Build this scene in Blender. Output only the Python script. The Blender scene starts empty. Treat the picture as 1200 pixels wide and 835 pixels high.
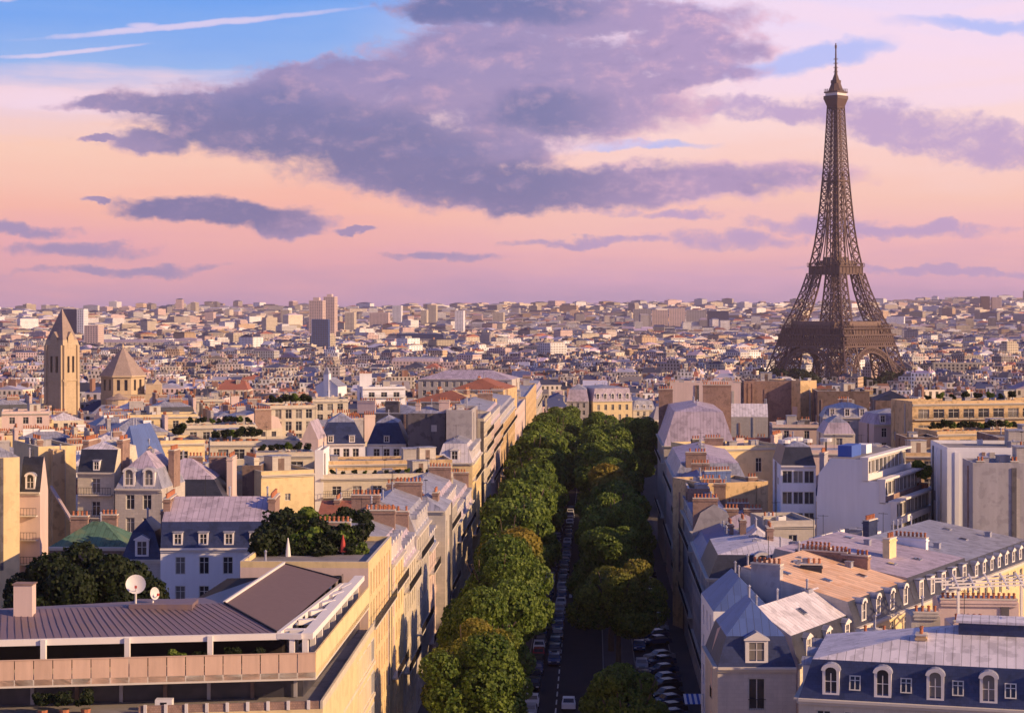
import bpy, math, random
import numpy as np
from mathutils import Vector, Matrix
R = math.radians
random.seed(7)
F = 2179.0                      # focal length in photo pixels (1200 wide); eye is at z = 0, horizon on row 362
SC = bpy.context.scene
COL = SC.collection

# ------------------------------------------------------------------ camera
cam_d = bpy.data.cameras.new("camera"); cam = bpy.data.objects.new("camera", cam_d); COL.objects.link(cam)
cam.location = (0, 0, 0); cam.rotation_euler = (R(90), 0, 0)
cam_d.sensor_width = 36; cam_d.lens = F/1200*36; cam_d.shift_y = -55.5/1200
cam_d.clip_start = 1; cam_d.clip_end = 60000
SC.camera = cam

# ------------------------------------------------------------------ sun direction (low, from the right and a little behind the camera)
SUN_EL, SUN_A = 21.0, 22.0
sd = Vector((math.cos(R(SUN_A))*math.cos(R(SUN_EL)), -math.sin(R(SUN_A))*math.cos(R(SUN_EL)), math.sin(R(SUN_EL))))
sun_d = bpy.data.lights.new("sun", 'SUN'); sun = bpy.data.objects.new("sun", sun_d); COL.objects.link(sun)
sun_d.energy = 5.0; sun_d.color = (1.0, 0.65, 0.33); sun_d.angle = R(0.6)
sun.rotation_euler = sd.to_track_quat('Z', 'Y').to_euler()
SC.view_settings.view_transform = 'Standard'; SC.view_settings.look = 'None'
SC.view_settings.exposure = 0.25; SC.view_settings.gamma = 1.0
try: SC.view_settings.use_curve_mapping = False
except Exception: pass
SC.cycles.use_denoising = True
SC.cycles.max_bounces = 5; SC.cycles.diffuse_bounces = 3; SC.cycles.volume_bounces = 0
SC.cycles.transparent_max_bounces = 6
SC.cycles.use_adaptive_sampling = True; SC.cycles.adaptive_threshold = 0.02

# ------------------------------------------------------------------ node helpers
class NT:
    def __init__(s, tree): s.t = tree; s.n = tree.nodes; s.l = tree.links
    def put(s, sock, v):
        if v is None: return
        if hasattr(v, 'is_output') or isinstance(v, bpy.types.NodeSocket): s.l.new(v, sock)
        else:
            if sock.type == 'RGBA' and len(v) == 3: v = (*v, 1)
            sock.default_value = v
    def m(s, op, a, b=None, c=None, clamp=False):
        n = s.n.new('ShaderNodeMath'); n.operation = op; n.use_clamp = clamp
        s.put(n.inputs[0], a); s.put(n.inputs[1], b); s.put(n.inputs[2], c); return n.outputs[0]
    def mix(s, f, a, b, mode='MIX'):
        n = s.n.new('ShaderNodeMix'); n.data_type = 'RGBA'; n.blend_type = mode
        s.put(n.inputs[0], f); s.put(n.inputs[6], a); s.put(n.inputs[7], b); return n.outputs[2]
    def sm(s, v, a, b):
        n = s.n.new('ShaderNodeMapRange'); n.interpolation_type = 'SMOOTHSTEP'
        s.put(n.inputs[0], v); s.put(n.inputs[1], a); s.put(n.inputs[2], b); return n.outputs[0]
    def noise(s, vec, scale, det=4, rough=.55, dist=0.0):
        n = s.n.new('ShaderNodeTexNoise'); s.put(n.inputs['Vector'], vec)
        n.inputs['Scale'].default_value = scale; n.inputs['Detail'].default_value = det
        n.inputs['Roughness'].default_value = rough; n.inputs['Distortion'].default_value = dist; return n.outputs['Fac']
    def vmul(s, vec, k):
        n = s.n.new('ShaderNodeVectorMath'); n.operation = 'MULTIPLY'; s.put(n.inputs[0], vec); n.inputs[1].default_value = k; return n.outputs[0]
    def comb(s, x, y, z=0.0):
        n = s.n.new('ShaderNodeCombineXYZ'); s.put(n.inputs[0], x); s.put(n.inputs[1], y); s.put(n.inputs[2], z); return n.outputs[0]
    def ramp(s, f, stops):
        n = s.n.new('ShaderNodeValToRGB'); s.put(n.inputs[0], f); e = n.color_ramp.elements
        while len(e) < len(stops): e.new(.5)
        for i, (p, c) in enumerate(stops): e[i].position = p; e[i].color = (*c, 1)
        return n.outputs[0]
def lin(r, g, b):
    f = lambda c: (c/255/12.92) if c/255 <= .04045 else ((c/255+.055)/1.055)**2.4
    return (f(r), f(g), f(b))

# ------------------------------------------------------------------ world: Nishita sky overhead, evening cloud deck low down
W = bpy.data.worlds.new("World"); SC.world = W; W.use_nodes = True
t = NT(W.node_tree); t.n.clear()
out = t.n.new('ShaderNodeOutputWorld')
sky = t.n.new('ShaderNodeTexSky'); sky.sky_type = 'NISHITA'; sky.sun_disc = False
sky.sun_elevation = R(SUN_EL); sky.sun_rotation = math.atan2(sd.x, sd.y)
sky.altitude = 100; sky.air_density = 1.2; sky.dust_density = 1.5; sky.ozone_density = 3.0
SKY_S = 0.078
skyc = t.mix(1.0, sky.outputs[0], (SKY_S*.95, SKY_S*.92, SKY_S*1.65, 1), 'MULTIPLY')
tc = t.n.new('ShaderNodeTexCoord'); sp = t.n.new('ShaderNodeSeparateXYZ'); t.l.new(tc.outputs['Generated'], sp.inputs[0])
X_, Y_, Z_ = sp.outputs
az = t.m('ARCTAN2', X_, Y_)
hyp = t.m('SQRT', t.m('ADD', t.m('MULTIPLY', X_, X_), t.m('MULTIPLY', Y_, Y_)))
el = t.m('DIVIDE', Z_, t.m('MAXIMUM', hyp, 0.001))
# units: one unit = 100 photo pixels of angle; u to the right of straight ahead, v up from the horizon
u = t.m('MULTIPLY', az, F/100); v = t.m('MULTIPLY', el, F/100)
uv = t.comb(u, v)
n_lo = t.noise(t.vmul(uv, (.45, 1.0, 1)), 1.0, 5, .6)
n_hi = t.noise(t.vmul(uv, (.9, 1.7, 1)), 1.9, 7, .62, .3)
n_st = t.noise(t.vmul(uv, (.16, 1.3, 1)), 1.3, 5, .6)
nl = t.m('SUBTRACT', n_lo, .5); nh = t.m('SUBTRACT', n_hi, .5); ns = t.m('SUBTRACT', n_st, .5)
vw = t.m('ADD', t.m('ADD', v, t.m('MULTIPLY', ns, 1.1)), t.m('MULTIPLY', nl, .5))
vn = t.m('DIVIDE', vw, 6.0, clamp=True)
gl = t.ramp(vn, [(0, lin(188,154,188)), (.045, lin(212,164,188)), (.10, lin(244,178,184)), (.19, lin(255,190,172)), (.32, lin(255,208,188)), (.40, lin(240,212,226)), (.46, lin(150,184,240)), (.60, lin(112,166,242)), (1, lin(90,144,232))])
gr = t.ramp(vn, [(0, lin(190,158,192)), (.05, lin(222,174,200)), (.11, lin(250,190,192)), (.22, lin(255,204,188)), (.36, lin(255,220,218)), (.48, lin(250,222,240)), (.62, lin(236,220,250)), (1, lin(140,168,236))])
side = t.sm(u, -2.2, 1.6)
base = t.mix(side, gl, gr)
wa = t.m('SUBTRACT', t.noise(t.vmul(uv, (.7, 1.1, 1)), 1.1, 4, .55), .5); wb = t.m('SUBTRACT', t.noise(t.vmul(t.comb(v, u), (1.1, .7, 1)), 1.4, 5, .6), .5)
uW = t.m('ADD', u, t.m('MULTIPLY', wa, 1.5)); vW = t.m('ADD', v, t.m('MULTIPLY', wb, .5))
def field(cx, cy, rx, ry, rot=0.0, warp=1.0):
    """1 at the middle of a cloud, falling through 0 at its rim; centre and radii in photo pixels of angle"""
    du = t.m('SUBTRACT', uW if warp else u, (cx-600)/100); dv = t.m('SUBTRACT', vW if warp else t.m('ADD', v, t.m('MULTIPLY', wb, .12)), (362-cy)/100)
    if rot:
        c, s = math.cos(R(rot)), math.sin(R(rot))
        du, dv = t.m('ADD', t.m('MULTIPLY', du, c), t.m('MULTIPLY', dv, s)), t.m('SUBTRACT', t.m('MULTIPLY', dv, c), t.m('MULTIPLY', du, s))
    du = t.m('DIVIDE', du, rx/100); dv = t.m('DIVIDE', dv, ry/100)
    return t.m('SUBTRACT', 1.0, t.m('ADD', t.m('MULTIPLY', du, du), t.m('MULTIPLY', dv, dv)))
def fmax(fs):
    a = fs[0]
    for b in fs[1:]: a = t.m('MAXIMUM', a, b)
    return a
# thin blue gap and bright cirrus, upper right
gap = fmax([field(940, 72, 120, 18, 10), field(1140, 38, 110, 10, -4), field(745, 172, 90, 7)])
base = t.mix(t.m('MULTIPLY', t.sm(t.m('ADD', gap, t.m('MULTIPLY', nl, 1.6)), -.3, .8), .8), base, lin(168,188,250))
cir = fmax([field(*a, 0) for a in ((1090, 60, 210, 9, -13), (960, 22, 160, 14, -8), (1180, 20, 90, 9, 5), (1000, 100, 200, 16, 3), (90, 70, 90, 3.2, 7), (230, 34, 190, 4.5, 7), (175, 37, 20, 6, 0), (18, 8, 18, 7, 0), (620, 172, 160, 12, 2), (60, 125, 120, 15, -3), (1120, 120, 150, 14, 4))])
base = t.mix(t.m('MULTIPLY', t.sm(t.m('ADD', cir, t.m('MULTIPLY', nh, 1.3)), -.3, 1.0), .62), base, lin(250,222,240))
# generic broken cloud for the rest of the dome so it is not empty off frame
off = t.m('MULTIPLY', t.sm(t.m('ABSOLUTE', u), 6.3, 8.5), 1.0)
gen = t.m('ADD', t.m('MULTIPLY', ns, 3.0), -.35)
genf = t.m('SUBTRACT', t.m('MULTIPLY', t.m('ADD', gen, .6), off), .6)
# soft violet bands
band = fmax([field(850, 280, 95, 14), field(1060, 272, 115, 9, -1), field(960, 262, 90, 12), field(520, 300, 60, 6), field(690, 285, 110, 6), field(140, 318, 110, 7, 2), field(105, 293, 90, 11), field(35, 272, 65, 9),
             field(1090, 162, 150, 26, -9), field(930, 132, 140, 15, -3), field(1080, 318, 160, 6), field(1000, 136, 110, 22, -4), field(1150, 180, 90, 22, -6), field(770, 250, 90, 7)])
bd = t.sm(t.m('ADD', band, t.m('ADD', t.m('MULTIPLY', nh, 2.0), t.m('MULTIPLY', t.m('SUBTRACT', t.noise(t.vmul(uv, (1, 1.25, 1)), 4.2, 7, .68, .4), .5), 2.0))), -.3, 1.0)
base = t.mix(t.m('MULTIPLY', bd, .85), base, t.mix(t.sm(u, -1.5, 2.0), lin(146,142,190), lin(184,160,206)))
# the main grey-violet cloud
n_f = t.m('SUBTRACT', t.noise(t.vmul(uv, (1, 1.25, 1)), 4.2, 7, .68, .4), .5)
core = fmax([field(165, 133, 95, 9, -1), field(235, 122, 120, 20, 5), field(185, 170, 62, 15, 0), field(120, 169, 20, 4), field(300, 145, 160, 46, -4), field(420, 155, 190, 62, -10), field(380, 105, 150, 30, 6), field(430, 85, 70, 18),
             field(560, 85, 150, 72, 8), field(650, 105, 190, 74, 0), field(500, 200, 170, 44, -7), field(560, 10, 120, 26), field(700, 20, 190, 30), field(800, 55, 80, 42), field(770, 100, 110, 22, 8),
             field(760, 216, 240, 25, 1), field(620, 228, 180, 22), field(560, 175, 90, 40), field(850, 222, 80, 10),
             field(250, 249, 125, 17, -1), field(115, 243, 22, 4), field(330, 262, 65, 15), field(415, 270, 22, 5), genf])
cl = t.m('ADD', core, t.m('ADD', t.m('MULTIPLY', nh, 1.5), t.m('ADD', t.m('MULTIPLY', nl, .8), t.m('MULTIPLY', n_f, .9))))
dens = t.sm(cl, -.28, .55)
belly = t.sm(t.m('ADD', fmax([field(370, 165, 270, 62, -7), field(255, 250, 150, 30), field(560, 215, 230, 40, -5), field(640, 130, 90, 30), field(560, 8, 200, 24), field(720, 215, 200, 20)]), t.m('MULTIPLY', nh, 1.1)), -.25, .9)
rosy = t.sm(t.m('ADD', t.m('ADD', t.m('MULTIPLY', nh, 2.4), t.m('MULTIPLY', n_f, 1.2)), t.m('MULTIPLY', t.sm(cl, .55, .1), .45)), -.05, .75)
cc = t.mix(belly, lin(156,142,186), lin(104,114,166))
cc = t.mix(t.m('MULTIPLY', rosy, t.m('SUBTRACT', .8, t.m('MULTIPLY', belly, .45))), cc, lin(208,168,194))
cc = t.mix(t.sm(u, .2, 2.4), cc, t.mix(rosy, lin(172,150,194), lin(230,184,206)))
cc = t.mix(t.m('MULTIPLY', t.sm(t.noise(t.vmul(uv, (.5, 1.4, 1)), 2.2, 4, .6), .5, .75), .35), cc, lin(122,122,178))
uv2 = t.comb(t.m('ADD', u, .10), t.m('ADD', v, -.11))
nh2 = t.m('SUBTRACT', t.noise(t.vmul(uv2, (.9, 1.7, 1)), 1.9, 7, .62, .3), .5); nf2 = t.m('SUBTRACT', t.noise(t.vmul(uv2, (1, 1.25, 1)), 4.2, 7, .68, .4), .5)
relief = t.m('ADD', t.m('MULTIPLY', t.m('SUBTRACT', nh, nh2), 2.2), t.m('MULTIPLY', t.m('SUBTRACT', n_f, nf2), .35))
cc = t.mix(t.m('MULTIPLY', t.sm(relief, .05, .8), .34), cc, lin(222,180,200)); cc = t.mix(t.m('MULTIPLY', t.sm(relief, -.05, -.8), .3), cc, lin(104,104,158))
base = t.mix(t.m('MULTIPLY', dens, .93), base, cc)
up = t.sm(v, 4.6, 9.0)
full = t.mix(up, base, skyc)
bg = t.n.new('ShaderNodeBackground'); t.l.new(full, bg.inputs[0]); bg.inputs[1].default_value = 0.86
t.l.new(bg.outputs[0], out.inputs[0])

# ------------------------------------------------------------------ materials
MATS = {}
def mat(name, col, rough=.8, var=.18, streak=0.0, vs=.35, bump=0.0, spec=.3, metal=0.0, seams=0.0, courses=0.0, blocks=0.0, stain=None, leaf=False, patch=0.0):
    m_ = bpy.data.materials.new(name); m_.use_nodes = True; t = NT(m_.node_tree)
    b = t.n['Principled BSDF']; b.inputs['Roughness'].default_value = rough
    b.inputs['Specular IOR Level'].default_value = spec; b.inputs['Metallic'].default_value = metal
    tc = t.n.new('ShaderNodeTexCoord'); geo = t.n.new('ShaderNodeNewGeometry'); oi = t.n.new('ShaderNodeObjectInfo')
    P = geo.outputs['Position']
    c = t.mix(1.0, (*col, 1), (*col, 1))
    n1 = t.noise(t.vmul(P, (1, 1, .35 if streak else 1)), vs, 5, .62)
    k = t.m('ADD', 1.0, t.m('MULTIPLY', t.m('SUBTRACT', n1, .5), 2*var))
    if streak:
        n2 = t.noise(t.vmul(P, (1, 1, .06)), 1.6, 4, .6)
        k = t.m('MULTIPLY', k, t.m('ADD', 1.0, t.m('MULTIPLY', t.m('SUBTRACT', n2, .5), 2*streak)))
    rv = t.m('ADD', .93, t.m('MULTIPLY', oi.outputs['Random'], .14))
    k = t.m('MULTIPLY', k, rv)
    if patch:
        n3 = t.noise(P, .9, 3, .5); k = t.m('MULTIPLY', k, t.m('SUBTRACT', 1.0, t.m('MULTIPLY', t.sm(n3, .52, .6), patch)))
    h = None
    su = t.n.new('ShaderNodeSeparateXYZ'); t.l.new(tc.outputs['UV'], su.inputs[0])
    if seams:      # standing seams of zinc sheet
        fr = t.m('FRACT', t.m('DIVIDE', su.outputs[0], seams)); ridge = t.m('LESS_THAN', fr, .13)
        h = t.m('MULTIPLY', ridge, 1.0); k = t.m('MULTIPLY', k, t.m('SUBTRACT', 1.0, t.m('MULTIPLY', t.m('LESS_THAN', t.m('ABSOLUTE', t.m('SUBTRACT', fr, .17)), .05), .45)))
        cell = t.n.new('ShaderNodeTexWhiteNoise'); cell.noise_dimensions = '2D'
        t.l.new(t.comb(t.m('FLOOR', t.m('DIVIDE', su.outputs[0], seams)), t.m('FLOOR', t.m('DIVIDE', su.outputs[1], 2.2))), cell.inputs[0])
        k = t.m('MULTIPLY', k, t.m('ADD', .88, t.m('MULTIPLY', cell.outputs[0], .24)))
    if courses or blocks:
        br = t.n.new('ShaderNodeTexBrick'); t.l.new(tc.outputs['UV'], br.inputs[0])
        br.inputs['Scale'].default_value = 1.0
        br.inputs['Row Height'].default_value = courses or .36; br.inputs['Brick Width'].default_value = (courses*1.2 if courses else .8)
        br.inputs['Mortar Size'].default_value = .012 if courses else .014
        br.inputs['Color1'].default_value = (1, 1, 1, 1); br.inputs['Color2'].default_value = (.72, .72, .72, 1); br.inputs['Mortar'].default_value = (.5, .5, .5, 1)
        c = t.mix(.75 if not blocks else .4, c, br.outputs[0], 'MULTIPLY')
    kk = t.comb(k, k, k); c = t.mix(1.0, c, kk, 'MULTIPLY')
    if stain:
        n4 = t.noise(t.vmul(P, (1, 1, .3)), .5, 4, .6); c = t.mix(t.m('MULTIPLY', t.sm(n4, .5, .68), .6), c, (*stain, 1))
    t.l.new(c, b.inputs['Base Color'])
    hn = t.noise(P, 3.0, 4, .6)
    hh = t.m('ADD', t.m('MULTIPLY', hn, max(bump, .02)), t.m('MULTIPLY', h, .05) if h else 0.0)
    bp = t.n.new('ShaderNodeBump'); bp.inputs['Distance'].default_value = 1.0; bp.inputs['Strength'].default_value = .5
    t.l.new(hh, bp.inputs['Height']); t.l.new(bp.outputs[0], b.inputs['Normal'])
    MATS[name] = m_; return m_
mat('cream', (.64,.57,.45), streak=.16, blocks=1, bump=.03)
mat('yellow', (.72,.57,.32), streak=.12, bump=.02, patch=.1)
mat('ochre', (.60,.43,.24), streak=.2, bump=.03, patch=.25)
mat('pink', (.64,.50,.46), streak=.14, bump=.02)
mat('white', (.80,.80,.84), streak=.10, bump=.015, var=.1)
mat('stone', (.50,.46,.42), streak=.22, blocks=1, bump=.03)
mat('grey', (.38,.36,.38), streak=.22, bump=.03, patch=.15)
mat('brick', (.36,.24,.20), streak=.15, bump=.03, courses=.16, patch=.2)
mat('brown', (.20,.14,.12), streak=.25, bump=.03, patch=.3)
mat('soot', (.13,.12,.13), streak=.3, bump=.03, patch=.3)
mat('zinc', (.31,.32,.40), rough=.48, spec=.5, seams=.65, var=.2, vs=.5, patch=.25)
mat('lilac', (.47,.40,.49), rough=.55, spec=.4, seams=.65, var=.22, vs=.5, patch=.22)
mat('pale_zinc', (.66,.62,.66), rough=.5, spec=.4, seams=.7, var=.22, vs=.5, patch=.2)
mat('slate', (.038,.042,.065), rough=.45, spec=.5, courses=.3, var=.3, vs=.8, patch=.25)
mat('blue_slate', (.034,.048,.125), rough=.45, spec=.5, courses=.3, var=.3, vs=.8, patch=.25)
mat('blue_zinc', (.08,.13,.33), rough=.45, spec=.5, seams=.7, var=.15)
mat('copper', (.085,.17,.12), rough=.75, seams=.6, patch=.3, stain=(.17,.21,.11))
mat('tile', (.36,.14,.09), courses=.28, var=.3, stain=(.2,.1,.08))
mat('rust_zinc', (.72,.48,.32), rough=.6, seams=.9, stain=(.62,.32,.14))  # orange of the low sun put into the sheet's base and blotch colours
mat('gravel', (.27,.25,.25), var=.3, vs=.6, bump=.04, stain=(.15,.14,.14))
mat('purple_sheet', (.20,.145,.165), rough=.5, seams=0, var=.12, vs=.3, stain=(.24,.16,.13))
mat('roof_felt', (.17,.12,.125), rough=.85, var=.14, vs=1.5, bump=.02)
mat('trim', (.60,.55,.48), var=.12)
mat('white_trim', (.74,.70,.68), var=.08)
mat('frame', (.62,.60,.56), var=.1)
mat('iron', (.02,.02,.025), rough=.6, var=.1)
mat('terracotta', (.40,.15,.08), var=.3, vs=3)
mat('panel', (.60,.42,.32), var=.2, rough=.6, vs=.7, streak=.25)
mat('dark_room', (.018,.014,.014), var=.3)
mat('asphalt', (.035,.034,.04), rough=.85, var=.25, vs=.4, bump=.01)
mat('paving', (.09,.08,.085), rough=.9, var=.2, bump=.02)
mat('kerb', (.26,.25,.24), var=.1)
mat('paint', (.62,.62,.6), rough=.6, var=.2, vs=3)
mat('soil', (.12,.11,.10), var=.35, vs=.02, stain=(.09,.10,.05))
mat('bark', (.10,.075,.055), var=.3, vs=2, bump=.05)
mat('tower_iron', (.125,.08,.072), rough=.6, var=.12, vs=.1)
mat('church', (.55,.43,.29), streak=.15, blocks=1, vs=.2)
mat('church_roof', (.36,.28,.25), var=.25, courses=.3)
mat('car_white', (.62,.62,.64), rough=.3, var=.03, spec=.6)
mat('car_silver', (.32,.33,.36), rough=.3, var=.03, spec=.6)
mat('car_black', (.02,.02,.025), rough=.25, var=.03, spec=.6)
mat('car_blue', (.03,.05,.14), rough=.25, var=.03, spec=.6)
mat('car_red', (.28,.03,.025), rough=.25, var=.03, spec=.6)
mat('rubber', (.02,.02,.02), var=.1)
mat('chrome_light', (.8,.8,.8), rough=.15, var=.03, spec=.8)
mat('awning_blue', (.06,.12,.42), var=.1)
mat('dish_white', (.66,.64,.64), rough=.5, var=.08)
mat('red_cloth', (.42,.06,.05), var=.1)
def glassmat(name, col, rough):
    m_ = bpy.data.materials.new(name); m_.use_nodes = True; t = NT(m_.node_tree); b = t.n['Principled BSDF']
    oi = t.n.new('ShaderNodeObjectInfo'); geo = t.n.new('ShaderNodeNewGeometry')
    n = t.noise(geo.outputs['Position'], .5, 2, .5); k = t.m('MULTIPLY', t.m('ADD', t.sm(n, .45, .62), oi.outputs['Random']), .5)
    cur = t.m('GREATER_THAN', oi.outputs['Random'], .74); g_ = t.mix(k, (*col, 1), (col[0]*2.6, col[1]*2.4, col[2]*2.2, 1))
    t.l.new(t.mix(t.m('MULTIPLY', cur, .8 if name == 'glass' else 0.0), g_, (.24, .22, .20, 1)), b.inputs['Base Color'])
    b.inputs['Roughness'].default_value = rough; b.inputs['Specular IOR Level'].default_value = .7; MATS[name] = m_
glassmat('glass', (.022,.024,.032), .12); glassmat('far_glass', (.03,.03,.042), .3)
def leafmat(name, c1, c2, c3=None):
    m_ = bpy.data.materials.new(name); m_.use_nodes = True; t = NT(m_.node_tree); b = t.n['Principled BSDF']
    geo = t.n.new('ShaderNodeNewGeometry'); oi = t.n.new('ShaderNodeObjectInfo'); tc = t.n.new('ShaderNodeTexCoord')
    r = geo.outputs['Random Per Island']; n = t.noise(geo.outputs['Position'], .45, 3, .6)
    c = t.mix(t.sm(t.m('ADD', t.m('MULTIPLY', r, .5), n), .45, 1.05), (*c1, 1), (*c2, 1))
    c = t.mix(t.m('MULTIPLY', oi.outputs['Random'], .35), c, (*[x*.6 for x in c1], 1))
    if c3:   # leaves that have turned, at the top of the crown
        s = t.n.new('ShaderNodeSeparateXYZ'); t.l.new(tc.outputs['Object'], s.inputs[0])
        c = t.mix(t.m('MULTIPLY', t.sm(t.m('ADD', s.outputs[2], t.m('MULTIPLY', n, 7.0)), 15.5, 20), .7), c, (*c3, 1))
    t.l.new(c, b.inputs['Base Color']); b.inputs['Roughness'].default_value = .6; b.inputs['Specular IOR Level'].default_value = .25
    tr = t.n.new('ShaderNodeBsdfTranslucent'); t.l.new(c, tr.inputs[0]); mx = t.n.new('ShaderNodeMixShader'); mx.inputs[0].default_value = .35
    o = t.n['Material Output']; t.l.new(b.outputs[0], mx.inputs[1]); t.l.new(tr.outputs[0], mx.inputs[2]); t.l.new(mx.outputs[0], o.inputs[0]); MATS[name] = m_
leafmat('leaves', (.06,.11,.016), (.21,.28,.045)); leafmat('leaves_turning', (.07,.11,.016), (.24,.27,.04), (.36,.25,.04))
leafmat('leaves_dark', (.014,.026,.008), (.035,.05,.016))

# ------------------------------------------------------------------ mesh builder
class MB:
    def __init__(s): s.v = []; s.f = []; s.m = []; s.u = []; s.mats = []
    def mi(s, name):
        if name not in s.mats: s.mats.append(name)
        return s.mats.index(name)
    def face(s, pts, mt, uv=None):
        i = len(s.v); s.v += [tuple(p) for p in pts]; s.f.append(tuple(range(i, i+len(pts)))); s.m.append(s.mi(mt))
        if uv is None:
            a = Vector(pts[1])-Vector(pts[0]); a.z = 0 if abs(a.z) < a.length*.999 else a.z
            if a.length < 1e-6: a = Vector((1, 0, 0))
            a.normalize(); up = Vector((0, 0, 1)); p0 = Vector((0, 0, 0))
            nrm = (Vector(pts[1])-Vector(pts[0])).cross(Vector(pts[-1])-Vector(pts[0]))
            if nrm.length > 1e-9:
                nrm.normalize(); b = nrm.cross(a)
            else: b = up
            uv = [(Vector(p).dot(a), Vector(p).dot(b)) for p in pts]
        s.u += uv
    def box(s, x0, y0, z0, x1, y1, z1, mt, bottom=True, top=None):
        a = [(x0,y0,z0),(x1,y0,z0),(x1,y1,z0),(x0,y1,z0),(x0,y0,z1),(x1,y0,z1),(x1,y1,z1),(x0,y1,z1)]
        i = len(s.v); s.v += a; q = [(0,1,5,4),(1,2,6,5),(2,3,7,6),(3,0,4,7),(4,5,6,7)]+([(3,2,1,0)] if bottom else [])
        for k, f in enumerate(q):
            s.f.append(tuple(i+j for j in f)); s.m.append(s.mi(top if (top and k == 4) else mt))
            for j in f:
                p = a[j]; s.u.append(((p[0], p[2]) if k in (0, 2) else (p[1], p[2]) if k in (1, 3) else (p[0], p[1])))
    def bar(s, a, b, w, mt, w2=None):
        a = Vector(a); b = Vector(b); d = b-a
        if d.length < 1e-6: return
        d.normalize(); r = Vector((0, 0, 1)) if abs(d.z) < .95 else Vector((1, 0, 0))
        x = d.cross(r).normalized()*(w/2); y = d.cross(x).normalized()*((w2 or w)/2); i = len(s.v)
        for p in (a, b): s.v += [tuple(p-x-y), tuple(p+x-y), tuple(p+x+y), tuple(p-x+y)]
        for f in ((0,1,5,4),(1,2,6,5),(2,3,7,6),(3,0,4,7),(3,2,1,0),(4,5,6,7)):
            s.f.append(tuple(i+j for j in f)); s.m.append(s.mi(mt)); s.u += [(0,0),(1,0),(1,1),(0,1)]
    def cone(s, c, r0, r1, z0, z1, n, mt, cap=True, ph=0.0, capm=None):
        p0 = [(c[0]+r0*math.cos(ph+6.28318*k/n), c[1]+r0*math.sin(ph+6.28318*k/n), z0) for k in range(n)]
        p1 = [(c[0]+r1*math.cos(ph+6.28318*k/n), c[1]+r1*math.sin(ph+6.28318*k/n), z1) for k in range(n)]
        i = len(s.v); s.v += p0+p1
        for k in range(n):
            j = (k+1) % n; s.f.append((i+k, i+j, i+n+j, i+n+k)); s.m.append(s.mi(mt))
            L = 6.283*max(r0, r1)/n; s.u += [(k*L, z0), (k*L+L, z0), (k*L+L, z1), (k*L, z1)]
        if cap and r1 > 1e-4:
            s.f.append(tuple(i+n+k for k in range(n))); s.m.append(s.mi(capm or mt)); s.u += [(p[0], p[1]) for p in p1]
    def build(s, name, parent=None, loc=(0,0,0), rz=0.0, smooth=False):
        me = bpy.data.meshes.new(name); me.from_pydata(s.v, [], s.f)
        for mt in s.mats: me.materials.append(MATS[mt])
        me.polygons.foreach_set('material_index', s.m)
        ul = me.uv_layers.new(name='UVMap'); ul.data.foreach_set('uv', np.array(s.u, dtype=np.float32).ravel())
        if smooth: me.polygons.foreach_set('use_smooth', [True]*len(s.f))
        me.update(); o = bpy.data.objects.new(name, me); COL.objects.link(o)
        o.location = loc; o.rotation_euler = (0, 0, rz); o.parent = parent
        return o
def link(name, me, parent, loc, rz=0.0):
    o = bpy.data.objects.new(name, me); COL.objects.link(o); o.location = loc; o.rotation_euler = (0, 0, rz); o.parent = parent; return o
def tag(o, label=None, cat=None, group=None, kind=None):
    if label: o['label'] = label
    if cat: o['category'] = cat
    if group: o['group'] = group
    if kind: o['kind'] = kind
    return o
def thing(name, label, cat, loc=(0,0,0), rz=0.0, group=None):
    o = bpy.data.objects.new(name, None); COL.objects.link(o); o.location = loc; o.rotation_euler = (0, 0, rz); o.empty_display_size = .5
    return tag(o, label, cat, group)
KIDS = {}
def copy_tree(o, parent=None):
    c = o.copy(); COL.objects.link(c); c.parent = parent
    for ch in list(o.children): copy_tree(ch, c)
    return c
def ss(a, b, x):
    k = min(1, max(0, (x-a)/(b-a))); return k*k*(3-2*k)
def gz(x, y):
    """height of the ground below the eye: falls towards the river, climbs to the hills beyond"""
    z = -50-25*ss(330, 1350, y)
    z += ss(3600, 7200, y)*(58+22*ss(0, 2500, x)+8*math.sin(x*.0011+1)+5*math.sin(x*.0037))
    z += ss(3000, 5200, y)*ss(600, 1800, x)*10
    return z
AX = lambda y: -3.8+.0434*y          # avenue axis
XL = lambda y: -21.7+.0434*y         # left building line
XR = lambda y: 14.1+.0434*y          # right building line
AV = math.atan(.0434)
px = lambda p, D: (p-600)*D/F
pz = lambda p, D: -(p-362)*D/F
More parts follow.
